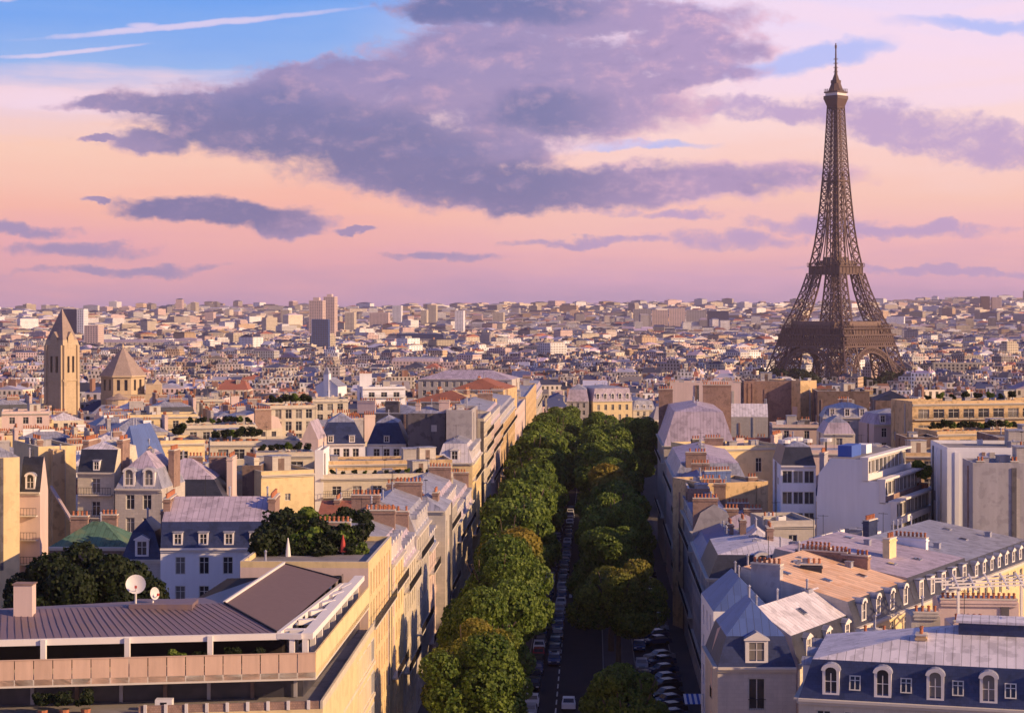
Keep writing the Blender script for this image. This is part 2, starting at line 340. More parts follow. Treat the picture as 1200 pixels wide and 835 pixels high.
# ------------------------------------------------------------------ building kit
def side_frames(w, d):
    return {'f': ((0,0), (1,0), (0,-1), w, 0.0), 'r': ((w,0), (0,1), (1,0), d, R(90)), 'b': ((w,d), (-1,0), (0,1), w, R(180)), 'l': ((0,d), (0,-1), (-1,0), d, R(-90))}
def facade(mb, fr, z0, z1, wall, fh=3.1, bay=2.7, ww=1.2, wh=2.0, sill=.55, floors=99, margin=.9, depth=.22, fill=None, skip=0.0, rnd=None):
    """wall with real window openings; returns [(x, y, z, rz)] of the opening centres"""
    (ox, oy), (ux, uy), (nx, ny), L, rz = fr
    P = lambda a, z, dd=0.0: (ox+ux*a-nx*dd, oy+uy*a-ny*dd, z)
    n = int((L-2*margin+.6)//bay)
    if n < 1 or floors < 1 or z1-z0 < 2.5:
        mb.face([P(0,z0), P(L,z0), P(L,z1), P(0,z1)], wall, [(0,z0),(L,z0),(L,z1),(0,z1)]); return []
    step = (L-2*margin)/n; cs = []
    for k in range(n): c = margin+step*(k+.5); cs += [c-ww/2, c+ww/2]
    xs = [0]+cs+[L]; nf = min(floors, int((z1-z0-.3)//fh)); rows = []
    for k in range(nf):
        zb = z1-.25-(k+1)*fh+sill; rows.append((zb, zb+wh))
    rows.sort(); zs = [z0]
    for a, b in rows: zs += [a, b]
    zs.append(z1); spots = []
    for j in range(len(zs)-1):
        for i in range(len(xs)-1):
            a, b, c, d = xs[i], xs[i+1], zs[j], zs[j+1]
            if i % 2 == 1 and j % 2 == 1 and not (skip and rnd and rnd.random() < skip):
                q = [P(a,c), P(b,c), P(b,d), P(a,d)]; r = [P(a,c,depth), P(b,c,depth), P(b,d,depth), P(a,d,depth)]
                for e in range(4): g = (e+1) % 4; mb.face([q[e], q[g], r[g], r[e]], wall, [(0,0),(.2,0),(.2,.2),(0,.2)])
                if fill: mb.face(r, fill, [(a,c),(b,c),(b,d),(a,d)])
                m = P((a+b)/2, (c+d)/2, depth); spots.append((m[0], m[1], m[2], rz))
            else: mb.face([P(a,c), P(b,c), P(b,d), P(a,d)], wall, [(a,c),(b,c),(b,d),(a,d)])
    return spots
def loft(mb, rings, mts, cap=None):
    """stack of rectangles (x0, y0, x1, y1, z); mts[level] is one material or a dict by side letter"""
    for k in range(len(rings)-1):
        A, B = rings[k], rings[k+1]
        ca = [(A[0],A[1]),(A[2],A[1]),(A[2],A[3]),(A[0],A[3])]; cb = [(B[0],B[1]),(B[2],B[1]),(B[2],B[3]),(B[0],B[3])]
        for e, sd_ in enumerate('frbl'):
            g = (e+1) % 4; mt = mts[k]; mt = mt.get(sd_, mt['*']) if isinstance(mt, dict) else mt
            pts = [(*ca[e],A[4]), (*ca[g],A[4]), (*cb[g],B[4]), (*cb[e],B[4])]
            if (Vector(pts[2])-Vector(pts[3])).length < 1e-3: pts.pop()
            ar = [p for i, p in enumerate(pts) if (Vector(p)-Vector(pts[i-1])).length > 1e-3]
            if len(ar) >= 3: mb.face(ar, mt)
    A = rings[-1]
    if cap and A[2]-A[0] > .01 and A[3]-A[1] > .01:
        mb.face([(A[0],A[1],A[4]),(A[2],A[1],A[4]),(A[2],A[3],A[4]),(A[0],A[3],A[4])], cap)
WIN = {}
def window_mesh(ww, wh, style='tall'):
    """x across, y outwards is -y, centred; frame in the opening, glass behind it"""
    k = (round(ww,2), round(wh,2), style)
    if k in WIN: return WIN[k]
    f = MB(); g = MB(); a, b = ww/2, wh/2; w = .09
    f.box(-a,-.08,-b,-a+w,0,b,'frame'); f.box(a-w,-.08,-b,a,0,b,'frame'); f.box(-a+w,-.08,b-w,a-w,0,b,'frame'); f.box(-a+w,-.08,-b,a-w,0,-b+w,'frame')
    nb = 1 if style != 'wide' else max(1, int(ww/1.0))
    for i in range(nb): x = -a+(i+1)*ww/(nb+1); f.box(x-.04,-.07,-b+w,x+.04,0,b-w,'frame')
    if style == 'tall': f.box(-a+w,-.05,b*.35-.03,a-w,0,b*.35+.03,'frame')
    if style == 'rail':
        for i in range(int(ww/.16)): x = -a+.08+i*.16; f.box(x-.012,-.3,-b,x+.012,-.28,-b+.95,'iron')
        f.box(-a-.05,-.31,-b+.93,a+.05,-.27,-b+.99,'iron')
    g.face([(-a+w,-.02,-b+w),(a-w,-.02,-b+w),(a-w,-.02,b-w),(-a+w,-.02,b-w)], 'glass')
    fo, go = f.build('window'), g.build('pane'); WIN[k] = (fo.data, go.data)
    bpy.data.objects.remove(fo); bpy.data.objects.remove(go); return WIN[k]
DOR = {}
def dormer_mesh(kind, w, h, dp, body='white_trim', roof='zinc'):
    k = (kind, w, h, dp, body, roof)
    if k in DOR: return DOR[k]
    f = MB(); g = MB(); a = w/2; fr = .17*w
    f.box(-a,0,0,-a+fr,dp,h,body); f.box(a-fr,0,0,a,dp,h,body); f.box(-a+fr,0,0,a-fr,.14,.12*h,body)
    if kind == 'arch':
        n = 8; rr = a+.1; zc = h-.05
        pt = [(rr*math.cos(math.pi*i/n), zc+rr*.75*math.sin(math.pi*i/n)) for i in range(n+1)]
        pi = [((a-fr)*math.cos(math.pi*i/n), h-.1+(a-fr)*.75*math.sin(math.pi*i/n)) for i in range(n+1)]
        for i in range(n):
            (x0,z0),(x1,z1) = pt[i], pt[i+1]; (u0,w0),(u1,w1) = pi[i], pi[i+1]
            f.face([(x0,-.12,z0),(x0,dp+.4,z0),(x1,dp+.4,z1),(x1,-.12,z1)], roof)
            f.face([(x0,-.12,z0),(x1,-.12,z1),(u1,-.12,w1),(u0,-.12,w0)], body); f.face([(u0,-.12,w0),(u1,-.12,w1),(u1,.1,w1),(u0,.1,w0)], body)
        g.face([(-a+fr,.09,.12*h),(a-fr,.09,.12*h)]+[(x,.09,z) for x, z in pi], 'glass')
    elif kind == 'ped':
        f.box(-a+fr,0,h-.14*h,a-fr,.14,h,body); z = h; p = h+.32*w
        f.face([(-a-.15,-.14,z),(a+.15,-.14,z),(0,-.14,p)], body); f.face([(-a-.15,-.14,z),(0,-.14,p),(0,dp+.9,p),(-a-.15,dp+.3,z)], roof); f.face([(0,-.14,p),(a+.15,-.14,z),(a+.15,dp+.3,z),(0,dp+.9,p)], roof)
        f.box(-a-.15,-.14,z-.12,a+.15,.0,z-.003,body)
        g.face([(-a+fr,.09,.12*h),(a-fr,.09,.12*h),(a-fr,.09,h*.86),(-a+fr,.09,h*.86)], 'glass')
    else:
        f.box(-a+fr,0,h-.12*h,a-fr,.14,h,body); f.box(-a-.1,-.12,h+.002,a+.1,dp+.6,h+.12,roof)
        g.face([(-a+fr,.09,.12*h),(a-fr,.09,.12*h),(a-fr,.09,h*.88),(-a+fr,.09,h*.88)], 'glass')
    f.box(-.035,.05,.12*h,.035,.088,h*.87,body); f.box(-a+fr,.05,h*.55,a-fr,.085,h*.55+.05,body)
    fo, go = f.build('dormer'), g.build('pane'); DOR[k] = (fo.data, go.data)
    bpy.data.objects.remove(fo); bpy.data.objects.remove(go); return DOR[k]
POT = []
def pot_mesh():
    if not POT:
        b = MB(); b.cone((0,0), .15, .11, 0, .55, 7, 'terracotta', capm='soot'); b.cone((0,0), .17, .17, .42, .5, 7, 'terracotta')
        o = b.build('chimney_pot'); POT.append(o.data); bpy.data.objects.remove(o)
    return POT[0]
def chimney(parent, x, y, z0, z1, L, th=.75, along='x', mt='brick', pots='parts', rnd=random):
    b = MB(); lx, ly = (L/2, th/2) if along == 'x' else (th/2, L/2)
    b.box(-lx,-ly,0,lx,ly,z1-z0,mt,False); b.box(-lx-.1,-ly-.1,z1-z0-.35,lx+.1,ly+.1,z1-z0-.18,mt); b.box(-lx-.06,-ly-.06,z1-z0+.003,lx+.06,ly+.06,z1-z0+.14,'trim')
    n = max(2, int(L/.48)); sp = []
    for i in range(n):
        if rnd.random() < .12: continue
        a = -L/2+.25+(L-.5)*i/(n-1); sp.append((a, 0) if along == 'x' else (0, a))
    if pots != 'parts':
        for p in sp: b.cone(p, .15, .11, z1-z0+.14, z1-z0+.7+rnd.random()*.3, 6, 'terracotta', capm='soot')
    o = b.build('chimney', parent, (x, y, z0))
    if pots == 'parts':
        for p in sp: link('chimney_pot', pot_mesh(), o, (p[0], p[1], z1-z0+.14))
    return o
def railing(parent, fr, z, a0, a1, out=.7, bars=.35, mt='iron', h=.95, slab='trim'):
    (ox, oy), (ux, uy), (nx, ny), L, rz = fr
    s = MB(); q = MB()
    # local frame: x along the wall, -y outwards
    s.box(a0,-out,-.16,a1,0,0,slab)
    q.box(a0,-out+.02,h-.05,a1,-out+.07,h,mt); q.box(a0,-out+.03,.08,a1,-out+.06,.12,mt)
    n = int((a1-a0)/bars)
    for i in range(n+1): x = a0+.02+(a1-a0-.04)*i/max(1, n); q.box(x-.018,-out+.03,.0,x+.018,-out+.06,h-.05,mt,False)
    so = s.build('balcony', parent, (ox, oy, z), rz); q.build('railing', so); return so
def cornice(parent, fr, z, out=.4, h=.45, mt='trim'):
    (ox, oy), (ux, uy), (nx, ny), L, rz = fr; b = MB()
    b.box(0,-out*.45,-h,L,0,-h*.45,mt); b.box(0,-out,-h*.45+.003,L,0,0,mt)
    return b.build('cornice', parent, (ox, oy, z), rz)
def _small(kind):
    if kind in SMALL: return SMALL[kind]
    b = MB()
    if kind == 'vent_pipe': b.cone((0,0), .11, .11, 0, 1.1, 7, 'zinc'); b.cone((0,0), .2, .05, 1.1, 1.3, 7, 'zinc')
    elif kind == 'antenna':
        b.bar((0,0,0), (0,0,2.6), .05, 'iron'); b.bar((-.6,0,2.45), (.6,0,2.45), .035, 'iron')
        for i in range(6): b.bar((-.55+i*.22,-.35+.03*i,2.45), (-.55+i*.22,.35-.03*i,2.45), .03, 'iron')
    elif kind == 'roof_hatch': b.box(-.55,-.4,-.3,.55,.4,.28,'zinc'); b.box(-.45,-.32,.283,.45,.32,.31,'glass')
    elif kind == 'vent_box': b.box(-.8,-.6,-.1,.8,.6,1.0,'grey'); b.box(-.9,-.7,1.003,.9,.7,1.1,'zinc')
    elif kind == 'stair_housing': b.box(-1.5,-1.1,-.1,1.5,1.1,2.2,'stone'); b.box(-1.6,-1.2,2.203,1.6,1.2,2.35,'zinc'); b.box(-.4,-1.13,0,.4,-1.1,1.9,'brown')
    elif kind == 'wall_box': b.box(-.5,-.35,-.1,.5,.35,.8,'dish_white'); b.cone((0,0), .25, .25, .8, .84, 8, 'iron')
    o = b.build(kind); SMALL[kind] = o.data; bpy.data.objects.remove(o); return SMALL[kind]
SMALL = {}; INFO = {}
def clutter(root, roof, A, rnd):
    x0, y0, x1, y1, z = A; n = int(1+((x1-x0)+(y1-y0))/5.0)
    for i in range(n):
        if roof == 'flat':
            k = rnd.choice(['vent_pipe', 'vent_box', 'roof_hatch', 'antenna', 'wall_box', 'stair_housing', 'vent_pipe']); m_ = min(1.9, (x1-x0)*.3, (y1-y0)*.3); x, y = rnd.uniform(x0+m_, x1-m_), rnd.uniform(y0+m_, y1-m_); zz = z
            if k == 'stair_housing' and min(x1-x0, y1-y0) < 7: k = 'vent_box'
        else:
            k = rnd.choice(['vent_pipe', 'vent_pipe', 'antenna', 'roof_hatch']); x, y = rnd.uniform(x0, x1), rnd.uniform(y0, y1); zz = z-.12
        link(k, _small(k), root, (x, y, zz), rnd.choice([0, R(90), .3]))
FOOT = []       # footprints (cx, cy, half diagonal-ish, rot, w, d, origin)
def house(label, X, Y, ztop, w, d, rot=0.0, wall='cream', win='f', roof='mansard', low='slate', top='zinc', party='lr', hm=2.6, hr=1.2, inset=1.1,
          fh=3.1, bay=2.7, ww=1.2, wh=2.0, sill=.55, floors=99, sides=None, dormers='', dk='ped', dw=1.3, dh=1.75, dsp=None, chim=(), style='tall', balc=(), pots='parts', detail=2,
          group=None, seed=0, courses_=True, base=None, party_wall=None, name='apartment_building', corn=None, rp=None, margin=.9, hipl=None, clut=True, courses_off=False, skip=0.0, capm=None, cat='apartment building', flatin=.3):
    """(X, Y) is the front left corner of the footprint, x runs along the front, y away from it; ztop is the eaves in eye coordinates"""
    rnd = random.Random(seed or sum(map(ord, label)))
    if roof == 'flat': ztop -= .6
    zb = (gz(X, Y) if base is None else base)-1.0; H = ztop-zb; pw = party_wall or wall
    root = thing(name, label, cat, (X, Y, zb), rot, group)
    INFO[label] = (root, w, d, H, rot); FOOT.append((X, Y, rot, w, d)); fr = side_frames(w, d); mb = MB(); spots = []
    for s in 'frbl':
        if s in win: spots += facade(mb, fr[s], 0, H, wall, fh, bay, ww, wh, sill, floors=floors, margin=margin, fill=None if detail else 'far_glass', skip=skip, rnd=rnd)
        else:
            (ox, oy), (ux, uy), n_, L, rz = fr[s]; mb.face([(ox,oy,0),(ox+ux*L,oy+uy*L,0),(ox+ux*L,oy+uy*L,H),(ox,oy,H)], pw if s in party else wall, [(0,0),(L,0),(L,H),(0,H)])
    mb.build('wall', root)
    if detail:
        fm, gm = window_mesh(ww, wh, style)
        for (x, y, z, rz) in spots:
            o = link('window', fm, root, (x, y, z), rz)
            link('pane', gm, o, (0, 0, 0))
    if detail and not courses_off:      # flue lines and patched render on blank party walls
        for s in 'flr':
            if s in win: continue
            (ox, oy), (ux, uy), (nx, ny), L, rz = fr[s]
            if L < 5: continue
            for i in range(int(L/4.5)):
                a = rnd.uniform(.6, L-1.2); q = MB(); top_ = H-rnd.choice([.05, .05, 1.5]); q.box(a, -.14, max(0, H-14), a+rnd.uniform(.35, .8), 0, top_, rnd.choice(['soot', 'brick', 'stone', wall]), False); q.build('flue', root, (ox, oy, 0), rz)
            for i in range(int(L/6)):
                a = rnd.uniform(.4, L-3.2); z_ = H-rnd.uniform(3, 9); q = MB(); q.box(a, -.02, z_, a+rnd.uniform(1.2, 2.6), 0, z_+rnd.uniform(.8, 2.4), rnd.choice(['stone', 'grey', 'pink', wall]), False); q.build('render_patch', root, (ox, oy, 0), rz)
    # roof
    r = MB(); oh = 0.0
    pf = lambda s: s in party
    ins = lambda s, a: 0.0 if pf(s) else a
    side = {s: (pw if pf(s) else None) for s in 'frbl'}
    def sm_(m): return {**{s: pw for s in 'frbl' if pf(s)}, '*': m}
    if roof == 'mansard':
        a = inset; w1, d1 = w-ins('l',a)-ins('r',a), d-ins('f',a)-ins('b',a)
        R0 = (0,0,w,d,H); R1 = (ins('l',a), ins('f',a), w-ins('r',a), d-ins('b',a), H+hm)
        if w1 >= d1: ym = (R1[1]+R1[3])/2; k = min(w1/2-.05, d1/2); R2 = (R1[0]+ins('l',k), ym, R1[2]-ins('r',k), ym, H+hm+hr)
        else: xm = (R1[0]+R1[2])/2; k = min(d1/2-.05, w1/2); R2 = (xm, R1[1]+ins('f',k), xm, R1[3]-ins('b',k), H+hm+hr)
        if hipl: R2 = (R1[0]+hipl, R2[1], R2[2], R2[3], R2[4])
        if rp is not None: xm = R1[0]+(R1[2]-R1[0])*rp; R2 = (xm, R1[1], xm, R1[3], H+hm+hr)
        loft(r, [R0, R1, R2], [sm_(low), sm_(top)]); ztopr = H+hm+hr*.6
    elif roof in ('hip', 'gable'):
        R0 = (0,0,w,d,H)
        if w >= d: k = min(w/2-.05, d/2*.9); R2 = (ins('l',k), d/2, w-ins('r',k), d/2, H+hr)
        else: k = min(d/2-.05, w/2*.9); R2 = (w/2, ins('f',k), w/2, d-ins('b',k), H+hr)
        loft(r, [R0, R2], [sm_(top)]); ztopr = H+hr*.6
    else:   # flat with parapet
        q = flatin; loft(r, [(0,0,w,d,H), (0,0,w,d,H+.6), (q,q,w-q,d-q,H+.6), (q,q,w-q,d-q,H+.12)], [wall, capm or 'trim', wall], cap=top); ztopr = H+.1
    r.build('roof', root)
    if detail and clut: clutter(root, roof, (R2 if roof != 'flat' else (0,0,w,d,H+.12)), rnd)
    corner = {}
    if corn is not None or detail: 
        for s in (corn if corn is not None else win): cornice(root, fr[s], H, mt='trim' if wall != 'white' else 'white_trim')
    for (s, k) in balc:
        if H-.25-k*fh > 1: railing(root, fr[s], H-.25-k*fh+.4, .3, fr[s][3]-.3)
    for s in dormers:
        (ox, oy), (ux, uy), (nx, ny), L, rz = fr[s]; sp = dsp or bay; n = max(1, int((L-1.2)//sp)); st = (L-1.0)/n
        fm, gm = dormer_mesh(dk, dw, dh, inset*.9 if roof == 'mansard' else 1.6)
        for i in range(n):
            a = .5+st*(i+.5); ins_ = .12; x = ox+ux*a-nx*ins_; y = oy+uy*a-ny*ins_
            if detail:
                o = link('dormer', fm, root, (x, y, H+.25), rz); link('pane', gm, o, (0,0,0))
            else: link('dormer', fm, root, (x, y, H+.25), rz)
    for c in chim:   # (x fraction, y fraction, length, height above roof[, along, material])
        fx, fy, L = c[0]*w, c[1]*d, c[2]; hh = c[3]; al = c[4] if len(c) > 4 else 'y'; cm = c[5] if len(c) > 5 else 'brick'
        chimney(root, fx, fy, H-.3, ztopr+hh, L, .8, al, cm, pots, rnd)
    return root
def hb(label, x0, x1, D, yE, d, rot=0.0, **kw):
    """a house whose front spans photo columns x0..x1 at distance D (left corner) with eaves on row yE"""
    X = px(x0, D); rr = R(rot); k = (x1-600)/F          # right corner: X + w cos = k (D + w sin)
    w = (k*D-X)/(math.cos(rr)-k*math.sin(rr))
    return house(label, X, D, pz(yE, D), w, d, rr, **kw)

# ------------------------------------------------------------------ foliage
def crown_mesh(name, seed, rx, rz, zc, n, size, mt, lobes=11, flat=.8):
    rnd = np.random.RandomState(seed); L = []
    for k in range(lobes):
        a = rnd.rand()*6.283; e = rnd.uniform(-.55, 1.0); q = rnd.uniform(.42, .74)
        c = np.array([math.cos(a)*rx*q*math.sqrt(max(.05, 1-e*e*.8)), math.sin(a)*rx*q*math.sqrt(max(.05, 1-e*e*.8)), zc+rz*e*.68]); L.append((c, rx*rnd.uniform(.22, .5)))
    L.append((np.array([0, 0, zc+.1*rz]), rx*.62)); wts = np.array([l[1]**2 for l in L]); wts /= wts.sum()
    pick = rnd.choice(len(L), n, p=wts); dv = rnd.normal(size=(n,3)); dv /= np.linalg.norm(dv, axis=1)[:, None]
    cc = np.array([L[i][0] for i in pick]); rr = np.array([L[i][1] for i in pick])
    # clumps: shells of leaves with gaps
    rad = rr*(1-np.abs(rnd.normal(0, .16, n))); pos = cc+dv*rad[:, None]*np.array([1, 1, flat])
    nz = np.sin(pos[:, 0]*2.1+seed)*np.sin(pos[:, 1]*2.3)*np.sin(pos[:, 2]*2.6+1); keep = (nz > -.12) | (rnd.rand(n) < .22); pos, dv = pos[keep], dv[keep]; n = len(pos)
    nrm = dv+rnd.normal(0, .55, (n, 3)); nrm /= np.linalg.norm(nrm, axis=1)[:, None]
    ref = rnd.normal(size=(n, 3)); a = np.cross(nrm, ref); a /= np.linalg.norm(a, axis=1)[:, None]; b = np.cross(nrm, a)
    s = (size*rnd.uniform(.6, 1.35, n))[:, None]; v = np.stack([pos-a*s*.5-b*s*.35, pos+a*s*.5-b*s*.35, pos+a*s*.25+b*s*.5, pos-a*s*.25+b*s*.5], 1).reshape(-1, 3)
    me = bpy.data.meshes.new(name); me.vertices.add(len(v)); me.vertices.foreach_set('co', v.astype(np.float32).ravel())
    me.loops.add(4*n); me.loops.foreach_set('vertex_index', np.arange(4*n, dtype=np.int32)); me.polygons.add(n)
    me.polygons.foreach_set('loop_start', np.arange(0, 4*n, 4, dtype=np.int32)); me.polygons.foreach_set('loop_total', np.full(n, 4, dtype=np.int32))
    me.materials.append(MATS[mt]); me.update(calc_edges=True); return me
def trunk_mesh(seed, h, r=.32, spread=3.2, zt=None):
    rnd = random.Random(seed); b = MB()
    b.cone((0,0), r*1.25, r, 0, h*.22, 9, 'bark', False); b.cone((0,0), r, r*.72, h*.22, h*.45, 9, 'bark', False)
    for k in range(7):
        a = k*.9+rnd.random()*.5; p0 = Vector((0, 0, h*(.34+.02*k))); p1 = Vector((math.cos(a)*spread*.55, math.sin(a)*spread*.55, h*(.55+.02*k))); p2 = Vector((math.cos(a)*spread, math.sin(a)*spread, h*(.72+.03*rnd.random()*k)))
        b.bar(p0, p1, r*.75, 'bark'); b.bar(p1, p2, r*.42, 'bark'); b.bar(p1, p1+Vector((rnd.uniform(-1,1), rnd.uniform(-1,1), h*.2)), r*.3, 'bark')
    b.bar((0,0,h*.42), (rnd.uniform(-.5,.5), rnd.uniform(-.5,.5), h*.8), r*.8, 'bark')
    o = b.build('trunk'); me = o.data; bpy.data.objects.remove(o); return me

def slope_lights(root, w, d, H, hm, hr, inset, rp, spots):
    """flat roof windows let into the slope on the +x side of a ridge that runs along y"""
    x0 = w*rp; x1 = w-inset; a = math.atan2(-hr, x1-x0)
    for k, (fx, fy, kind) in enumerate(spots):
        x = x0+(x1-x0)*fx; z = H+hm+hr*(1-fx); b = MB()
        if kind: b.box(-.5,-.45,-.02,.5,.45,.10,'zinc'); b.box(-.42,-.37,.103,.42,.37,.13,'glass'); nm = 'skylight'
        else: b.box(-.35,-.35,-.3,.35,.35,.55,'zinc'); b.box(-.42,-.42,.553,.42,.42,.62,'zinc'); nm = 'roof_vent'
        o = b.build(nm, root, (x, d*fy, z)); o.rotation_euler = (0, -a if kind else 0, 0)
# ------------------------------------------------------------------ ground, avenue
def sheet(name, xs, ys, zf, mt, kind='structure'):
    b = MB()
    P = [[(x(y) if callable(x) else x, y, 0) for x in xs] for y in ys]
    vs = []; 
    for row in P:
        for p in row: vs.append((p[0], p[1], zf(p[0], p[1])))
    nx = len(xs); me = bpy.data.meshes.new(name)
    fs = [(j*nx+i, j*nx+i+1, (j+1)*nx+i+1, (j+1)*nx+i) for j in range(len(ys)-1) for i in range(nx-1)]
    me.from_pydata(vs, [], fs); me.materials.append(MATS[mt]); me.update()
    o = bpy.data.objects.new(name, me); COL.objects.link(o); return tag(o, kind=kind)
def geo_seq(a, b, n): return [a+(b-a)*(i/n)**2.0 for i in range(n+1)]
gx = sorted(set([-x for x in geo_seq(0, 9000, 40)]+geo_seq(0, 9000, 40)))
gy = [-400, -100]+[0+i*40 for i in range(0, 60)]+[2400+i*150 for i in range(55)]
gr = sheet('ground', gx, gy, gz, 'soil')
ay = [60+i*20 for i in range(59)]
gl2 = lambda dz: (lambda x, y: gz(x, y)+dz)
sheet('avenue_paving', [lambda y: XL(y)-.2, lambda y: XR(y)+.2], ay, gl2(.06), 'paving')
sheet('main_road', [lambda y: AX(y)-5.2, AX, lambda y: AX(y)+5.2], ay, gl2(.064+.004), 'asphalt')
for nm, a, b in (('side_road', -15.0, -9.8), ('side_road', 9.8, 15.0)):
    sheet(nm, [lambda y, a=a: AX(y)+a, lambda y, b=b: AX(y)+b], ay, gl2(.068), 'asphalt')
kb = MB()
for a in (-5.35, 5.2, -15.15, -9.8, 9.65, 15.0):
    for i in range(len(ay)-1):
        y0, y1 = ay[i], ay[i+1]; z0, z1 = gz(0, y0), gz(0, y1)
        pts = lambda y, z: [(AX(y)+a, y, z+.05), (AX(y)+a+.15, y, z+.05), (AX(y)+a+.15, y, z+.2), (AX(y)+a, y, z+.2)]
        p, q = pts(y0, z0), pts(y1, z1)
        for e in range(4): g = (e+1) % 4; kb.face([p[e], p[g], q[g], q[e]], 'kerb', [(0,0)]*4)
tag(kb.build('kerb'), kind='structure')
mk = MB()
def mark(x0, y0, x1, y1):
    z = lambda y: gz(0, y)+.075
    mk.face([(AX(y0)+x0, y0, z(y0)), (AX(y0)+x1, y0, z(y0)), (AX(y1)+x1, y1, z(y1)), (AX(y1)+x0, y1, z(y1))], 'paint', [(0,0)]*4)
y = 120
while y < 900: mark(-.9, y, -.72, y+3); y += 5
for k in range(9): mark(-4.7+k*1.1, 322, -4.2+k*1.1, 326)
tag(mk.build('road_markings'), kind='structure')

# ------------------------------------------------------------------ avenue trees
CR = [crown_mesh('crown', 10+i, 5.6, 6.0, 10.2, 15000, .42, m_) for i, m_ in enumerate(['leaves', 'leaves', 'leaves_turning', 'leaves_turning', 'leaves'])]
CRN = [crown_mesh('crown', 60+i, 5.6, 6.0, 10.2, 34000, .27, m_, lobes=15) for i, m_ in enumerate(['leaves', 'leaves_turning', 'leaves'])]
CRD = [crown_mesh('crown', 40+i, 5.2, 5.6, 9.6, 11000, .45, 'leaves_dark') for i in range(2)]
TR = [trunk_mesh(3+i, 17) for i in range(3)]
ORD = 'nearest second third fourth fifth sixth seventh eighth ninth tenth eleventh twelfth thirteenth fourteenth fifteenth sixteenth seventeenth eighteenth nineteenth twentieth'.split()
TENS = ['', '', 'twenty', 'thirty', 'forty', 'fifty', 'sixty', 'seventy', 'eighty', 'ninety']
ONES = 'first second third fourth fifth sixth seventh eighth ninth tenth eleventh twelfth thirteenth fourteenth fifteenth sixteenth seventeenth eighteenth nineteenth'.split()
def nth(n):
    if n < 20: return ONES[n-1]
    a, b = divmod(n, 10); return {2:'twentieth',3:'thirtieth',4:'fortieth',5:'fiftieth'}[a] if b == 0 else TENS[a]+'-'+ONES[b-1]
def tree(label, x, y, s, cr, tr, group, rz=None, zb=None, sz=None):
    t_ = thing('tree', label, 'tree', (x, y, gz(x, y) if zb is None else zb), random.uniform(0, 6.28) if rz is None else rz, group)
    c = link('crown', cr, t_, (0,0,0)); k = link('trunk', tr, t_, (0,0,0)); q_ = sz or s*random.uniform(1.0, 1.14)*(1-.16*ss(330, 560, y)); c.scale = (s, s, q_); k.scale = (s, s, q_); return t_
def avenue_row(off, side, D0, step, n, turning):
    D = D0
    for i in range(n):
        turn = i in turning; cr = CR[2+(i % 2)] if turn else CR[[0, 1, 4][i % 3]]
        if i < 5: cr = CRN[1] if turn else CRN[(i % 2)*2]
        s = random.uniform(1.02, 1.26)*(1+.24*ss(290, 420, D))
        look = 'rust tipped crown' if turn else 'green crown'
        tree(f'plane tree, {look}, {nth(i+1)} from viewer in the {side} avenue row', AX(D)+off+random.uniform(-.4, .4), D, s, cr, TR[i % 3], f'plane trees of the {side} avenue row')
        D += step*random.uniform(.88, 1.1)
avenue_row(-7.9, 'left', 184, 13.4, 42, {1, 6})
def avenue_list(off, side, Ds, turning, nm):
    for i, D in enumerate(Ds):
        turn = i in turning; cr = CR[2+(i % 2)] if turn else CR[[1, 0, 4][i % 3]]
        if i < 4: cr = CRN[1] if turn else CRN[((i+1) % 2)*2]
        look = 'rust tipped crown' if turn else 'green crown'
        tree(f'plane tree, {look}, {nth(i+1)} from viewer in the {nm}', AX(D)+off+random.uniform(-.4, .4), D, (.9 if i == 0 else random.uniform(1.04, 1.2))*(1+.24*ss(290, 420, D)), cr, TR[i % 3], 'plane trees of the '+nm)
avenue_list(6.8, 'right', [184, 241]+[272+14*i for i in range(32)], {1, 8}, 'right avenue row')
avenue_list(15.5, 'right', [470+22*i for i in range(10)], set(), 'short outer row')
# ------------------------------------------------------------------ the iron tower
TD = 1750.0; TX = px(979.5, TD); TZ = -76.0
tw = thing('iron_lattice_tower', 'tall brown iron lattice tower standing above the roofs near the river', 'tower', (TX, TD, TZ), R(45-2.2))
PRO = [(0, 53.0), (20, 45.4), (40, 39.8), (57, 35.6), (75, 28.8), (95, 22.6), (115, 17.6), (135, 14.2), (155, 12.0), (175, 10.4), (196, 8.9), (220, 7.6), (245, 6.4), (276, 5.2)]
def hw(z):
    for (a, b), (c, d) in zip(PRO, PRO[1:]):
        if z <= c: return b+(d-b)*(z-a)/(c-a)
    return PRO[-1][1]
def lw(z): return 25-10.2*min(1, z/57)-6.0*max(0, min(1, (z-57)/58))
I_ = 'tower_iron'
def panel(b, P, Q, R_, S, w, n=1):
    """one braced bay between chords P-R (one side) and Q-S (other side)"""
    b.bar(P, S, w, I_); b.bar(Q, R_, w, I_); b.bar(R_, S, w, I_)
def leg_seg(b, z0, z1, nz, sx, sy, wc, wd, sub=2):
    zs = [z0+(z1-z0)*k/nz for k in range(nz+1)]
    def cor(z): h = hw(z); l = lw(z); return [(sx*h, sy*h, z), (sx*(h-l), sy*h, z), (sx*(h-l), sy*(h-l), z), (sx*h, sy*(h-l), z)]
    for a, c in zip(zs, zs[1:]):
        A, C = [Vector(p) for p in cor(a)], [Vector(p) for p in cor(c)]
        for e in range(4):
            g = (e+1) % 4; b.bar(A[e], C[e], wc, I_)
            for k in range(sub):
                f0, f1 = k/sub, (k+1)/sub
                panel(b, A[e].lerp(A[g], f0), A[e].lerp(A[g], f1), C[e].lerp(C[g], f0), C[e].lerp(C[g], f1), wd)
                if k: b.bar(A[e].lerp(A[g], f0), C[e].lerp(C[g], f0), wd, I_)
